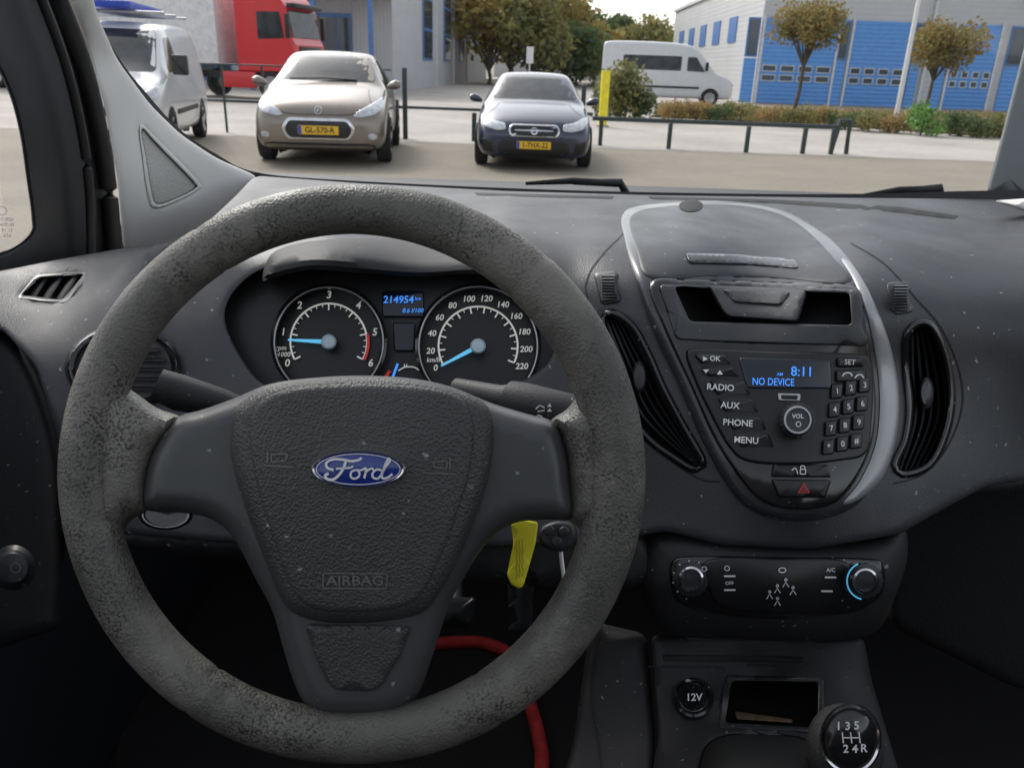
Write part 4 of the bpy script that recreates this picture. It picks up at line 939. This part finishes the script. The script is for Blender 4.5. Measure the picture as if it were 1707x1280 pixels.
tree(Vector((on_y(1330,130,31).x,31,0)),3.85,2.5,m_brown,'small round headed street tree with brown autumn leaves',4800,.08,.50,16,.25,1.2)
tree(Vector((on_y(1548,130,30).x,30,0)),3.3,2.3,m_brown,'small leaning street tree with thinning autumn leaves',3800,.08,.48,14,.3,1.15)
far=[(815,70,9,6,m_gold),(850,75,11,8,m_gold),(885,68,8,6,m_olive),(920,80,9.5,7,m_gold),(960,85,7.5,6,m_green),(990,78,5.5,5,m_gold),(1035,90,7,4,m_green),(1065,82,6,6,m_olive),(1100,95,6.5,7,m_olive),(905,95,13,8,m_gold),(850,100,15,9,m_gold),(1010,100,6.5,7,m_gold),(1150,100,7,7,m_gold),(940,72,4.5,6,m_green)]
for u,y,h,w,m in far:
    tree(Vector((on_y(u,120,y).x,y,0)),h,w,m,{'gold_leaves':'tall tree with golden autumn foliage','olive_leaves':'tall olive green tree','green_leaves':'dark green tree beyond the road'}[m.name],2800,.30,.12,16,0,1.25)
def bush(u,y,w,h,m,lab,n=900,size=.06,up=0):
    t=thing('bush',lab,'bush',loc=Vector((on_y(u,150,y).x,y,0)))
    b=[]
    for i in range(6):b.append(((random.uniform(-.35,.35)*w,random.uniform(-.3,.3)*w,h*random.uniform(.3,.6)),(w*.28,w*.28,h*.42)))
    leaves('foliage',b,n,size,m,t,up)
    tube('stem',[(0,0,0),(.02,0,h*.6)],.03,m_bark,t,6)
bush(1045,27,1.7,1.9,m_olive,'tall olive green shrub beside the minibus',1800,.09)
bush(1020,28,1.3,1.5,m_green,'dark green shrub by the yellow post',1200,.08)
bush(1070,26.5,1.0,1.1,m_green,'low green shrub in the planting bed',1000,.07)
bush(1550,24,1.1,1.0,pbr('bright_green',(.14,.30,.06),.6,var=.4,vs=3),'bright green rounded bush in the planting bed',1500,.05)
for u,y,w,h,m in((1130,27,1.2,.7,m_orange),(1165,27,1.1,.75,m_orange),(1205,27,1.2,.6,m_green),(1240,27,1.1,.7,m_olive),(1290,26.5,1.2,.65,m_orange),(1330,26,1.2,.75,m_olive),(1375,26,1.1,.7,m_orange),(1420,25.5,1.2,.6,m_green),(1460,25,1.2,.65,m_olive),(1510,24.5,1.0,.6,m_orange),(1600,24.5,1.1,.7,m_green),(1640,24,1.2,.75,m_green),(1685,24,1.3,.75,m_olive),(1730,24,1.3,.8,m_green)):
    bush(u,y,w,h,m,'low '+{'orange_plants':'rust orange perennial clump','green_leaves':'dark green shrub','olive_leaves':'olive green shrub'}[m.name]+' in the planting bed',850,.055)
g0=[on_ground(1090,196),on_ground(1400,212),on_ground(1760,236),on_ground(1760,196),on_ground(1100,180)]
bed=mk('planting_bed_ground',[(p.x,p.y,.06) for p in g0]+[(p.x,p.y,0) for p in g0],[(0,1,2,3,4)]+[(i,i+5,(i+1)%5+5,(i+1)%5) for i in range(5)],m_bed,None,0);structure(bed)
vs=[];fs=[]
P4=[Vector((p.x,p.y,0)) for p in g0]
for _ in range(9000):
    u=random.random();a=(P4[0].lerp(P4[1],u*2) if u<.5 else P4[1].lerp(P4[2],u*2-1));b=P4[4].lerp(P4[3],u);p=a.lerp(b,random.random()**1.2)
    d=Vector((random.gauss(0,1),random.gauss(0,1),0)).normalized();h=random.uniform(.15,.42);w=.02
    k0=len(vs);vs+=[p-d*w,p+d*w,p+Vector((random.gauss(0,.08),random.gauss(0,.08),h))];fs.append((k0,k0+1,k0+2))
gs=mk('ground_cover',vs,fs,m_orange,None,0);structure(gs,'stuff');gs['label']='rust and green ground cover plants in the bed';gs['category']='plants'
m_fence=pbr('dark_green_steel',(.035,.05,.05),.5)
fe=thing('barrier_rail','low dark steel barrier rail with short posts','barrier')
def pst(u,v,h,par,r=.04,nm='post'):
    g=on_ground(u,v);return bx(nm,g.x-r,g.x+r,g.y-r,g.y+r,0,h,m_fence,par,.008)
ga=on_ground(985,242);gb2=on_ground(1392,257)
for u,v in((1000,243),(1114,249),(1243,255),(1337,257),(1384,258)):pst(u,v,.5,fe)
tube('rail',[(ga.x,ga.y,.52),(gb2.x,gb2.y,.52)],.045,m_fence,fe,10)
tube('end_frame',[(gb2.x-.1,gb2.y,0),(gb2.x,gb2.y,.66),(gb2.x+.2,gb2.y,.66),(gb2.x+.22,gb2.y,0)],.05,m_fence,fe,8)
fe2=thing('steel_fence','dark steel fence with tall posts and horizontal rails','fence')
la=on_ground(655,231);lb_=on_ground(985,242)
for u,v,h in((676,232,1.35),(662,231,.75),(790,236,.55),(968,241,1.15)):pst(u,v,h,fe2,.045)
tube('rail',[(la.x-4.5,la.y,.62),(lb_.x,lb_.y,.6)],.03,m_fence,fe2,8)
tube('rail',[(la.x,la.y,1.3),(la.x-4,la.y,1.3)],.015,m_fence,fe2,8)
for i in range(6):bx('post',la.x-4.2+i*.8,la.x-4.16+i*.8,la.y-.02,la.y+.02,0,1.3,m_fence,fe2)
yp=thing('yellow_post','bright yellow square marker post standing at the yard edge','post')
g=on_ground(1004,212);bx('post_body',g.x-.11,g.x+.11,g.y-.1,g.y+.1,0,1.42,pbr('post_yellow',(.85,.72,.03),.5),yp,.02);bx('post_foot',g.x-.16,g.x+.16,g.y-.15,g.y+.15,0,.05,m_conc,yp)
fp=thing('flag_pole','slim white pole standing in the planting bed','pole')
g=on_ground(1489,219);tube('pole',[(g.x,g.y,0),(g.x,g.y,7)],[.07,.05],m_white,fp,12);tube('pole_base',[(g.x,g.y,0),(g.x,g.y,.3)],.1,m_greyf,fp,12)
sg=thing('street_sign','small white street sign on a thin post','sign')
g=on_y(882,130,45);tube('sign_post',[(g.x,45,0),(g.x,45,2.4)],.04,m_greyf,sg,8);bx('sign_board',g.x-.18,g.x+.18,44.93,44.97,1.6,2.4,m_white,sg,.01)
# ------------------------------------------------------------------ finalise empties
bpy.context.view_layer.update()
for e in THINGS:
    ch=[c for c in bpy.data.objects if c.parent==e]
    cs_=[Vector(b) for c in ch for b in c.bound_box]
    if not cs_:continue
    mn=Vector((min(c.x for c in cs_),min(c.y for c in cs_),min(c.z for c in cs_)));mx=Vector((max(c.x for c in cs_),max(c.y for c in cs_),max(c.z for c in cs_)))
    loc=Vector(((mn.x+mx.x)/2,(mn.y+mx.y)/2,mn.z));e.location=loc
    for c in ch:c.matrix_parent_inverse=Matrix.Translation(-loc)
# ------------------------------------------------------------------ light, camera
w=bpy.data.worlds.new('World');scene.world=w;w.use_nodes=True;nt=w.node_tree
sky=nt.nodes.new('ShaderNodeTexSky');sky.sky_type='NISHITA';sky.sun_disc=False
sky.sun_elevation=math.radians(42);sky.sun_rotation=math.radians(-35);sky.air_density=1.0;sky.dust_density=3;sky.ozone_density=1
hs=nt.nodes.new('ShaderNodeHueSaturation');hs.inputs['Saturation'].default_value=.3;hs.inputs['Value'].default_value=1.75
nt.links.new(sky.outputs[0],hs.inputs['Color']);bg=nt.nodes['Background'];nt.links.new(hs.outputs[0],bg.inputs[0]);bg.inputs[1].default_value=.15
su=bpy.data.lights.new('Sun','SUN');su.energy=1.2;su.angle=math.radians(14);su.color=(1,.97,.92);so=bpy.data.objects.new('Sun',su);COL.objects.link(so)
az=math.radians(-35);el=math.radians(42);d=Vector((math.sin(az)*math.cos(el),math.cos(az)*math.cos(el),math.sin(el)))
so.rotation_euler=d.to_track_quat('Z','Y').to_euler()
cam=bpy.data.cameras.new('Camera');cam.sensor_width=36;cam.lens=36*F/1707;cam.clip_end=3000;cam.clip_start=.02
cam.dof.use_dof=True;cam.dof.focus_distance=.68;cam.dof.aperture_fstop=18
cob=bpy.data.objects.new('Camera',cam);COL.objects.link(cob)
Mx=Matrix((RT,UP,-FW)).transposed().to_4x4();Mx.translation=EYE;cob.matrix_world=Mx
scene.camera=cob
scene.view_settings.view_transform='Standard';scene.view_settings.look='None';scene.view_settings.exposure=0
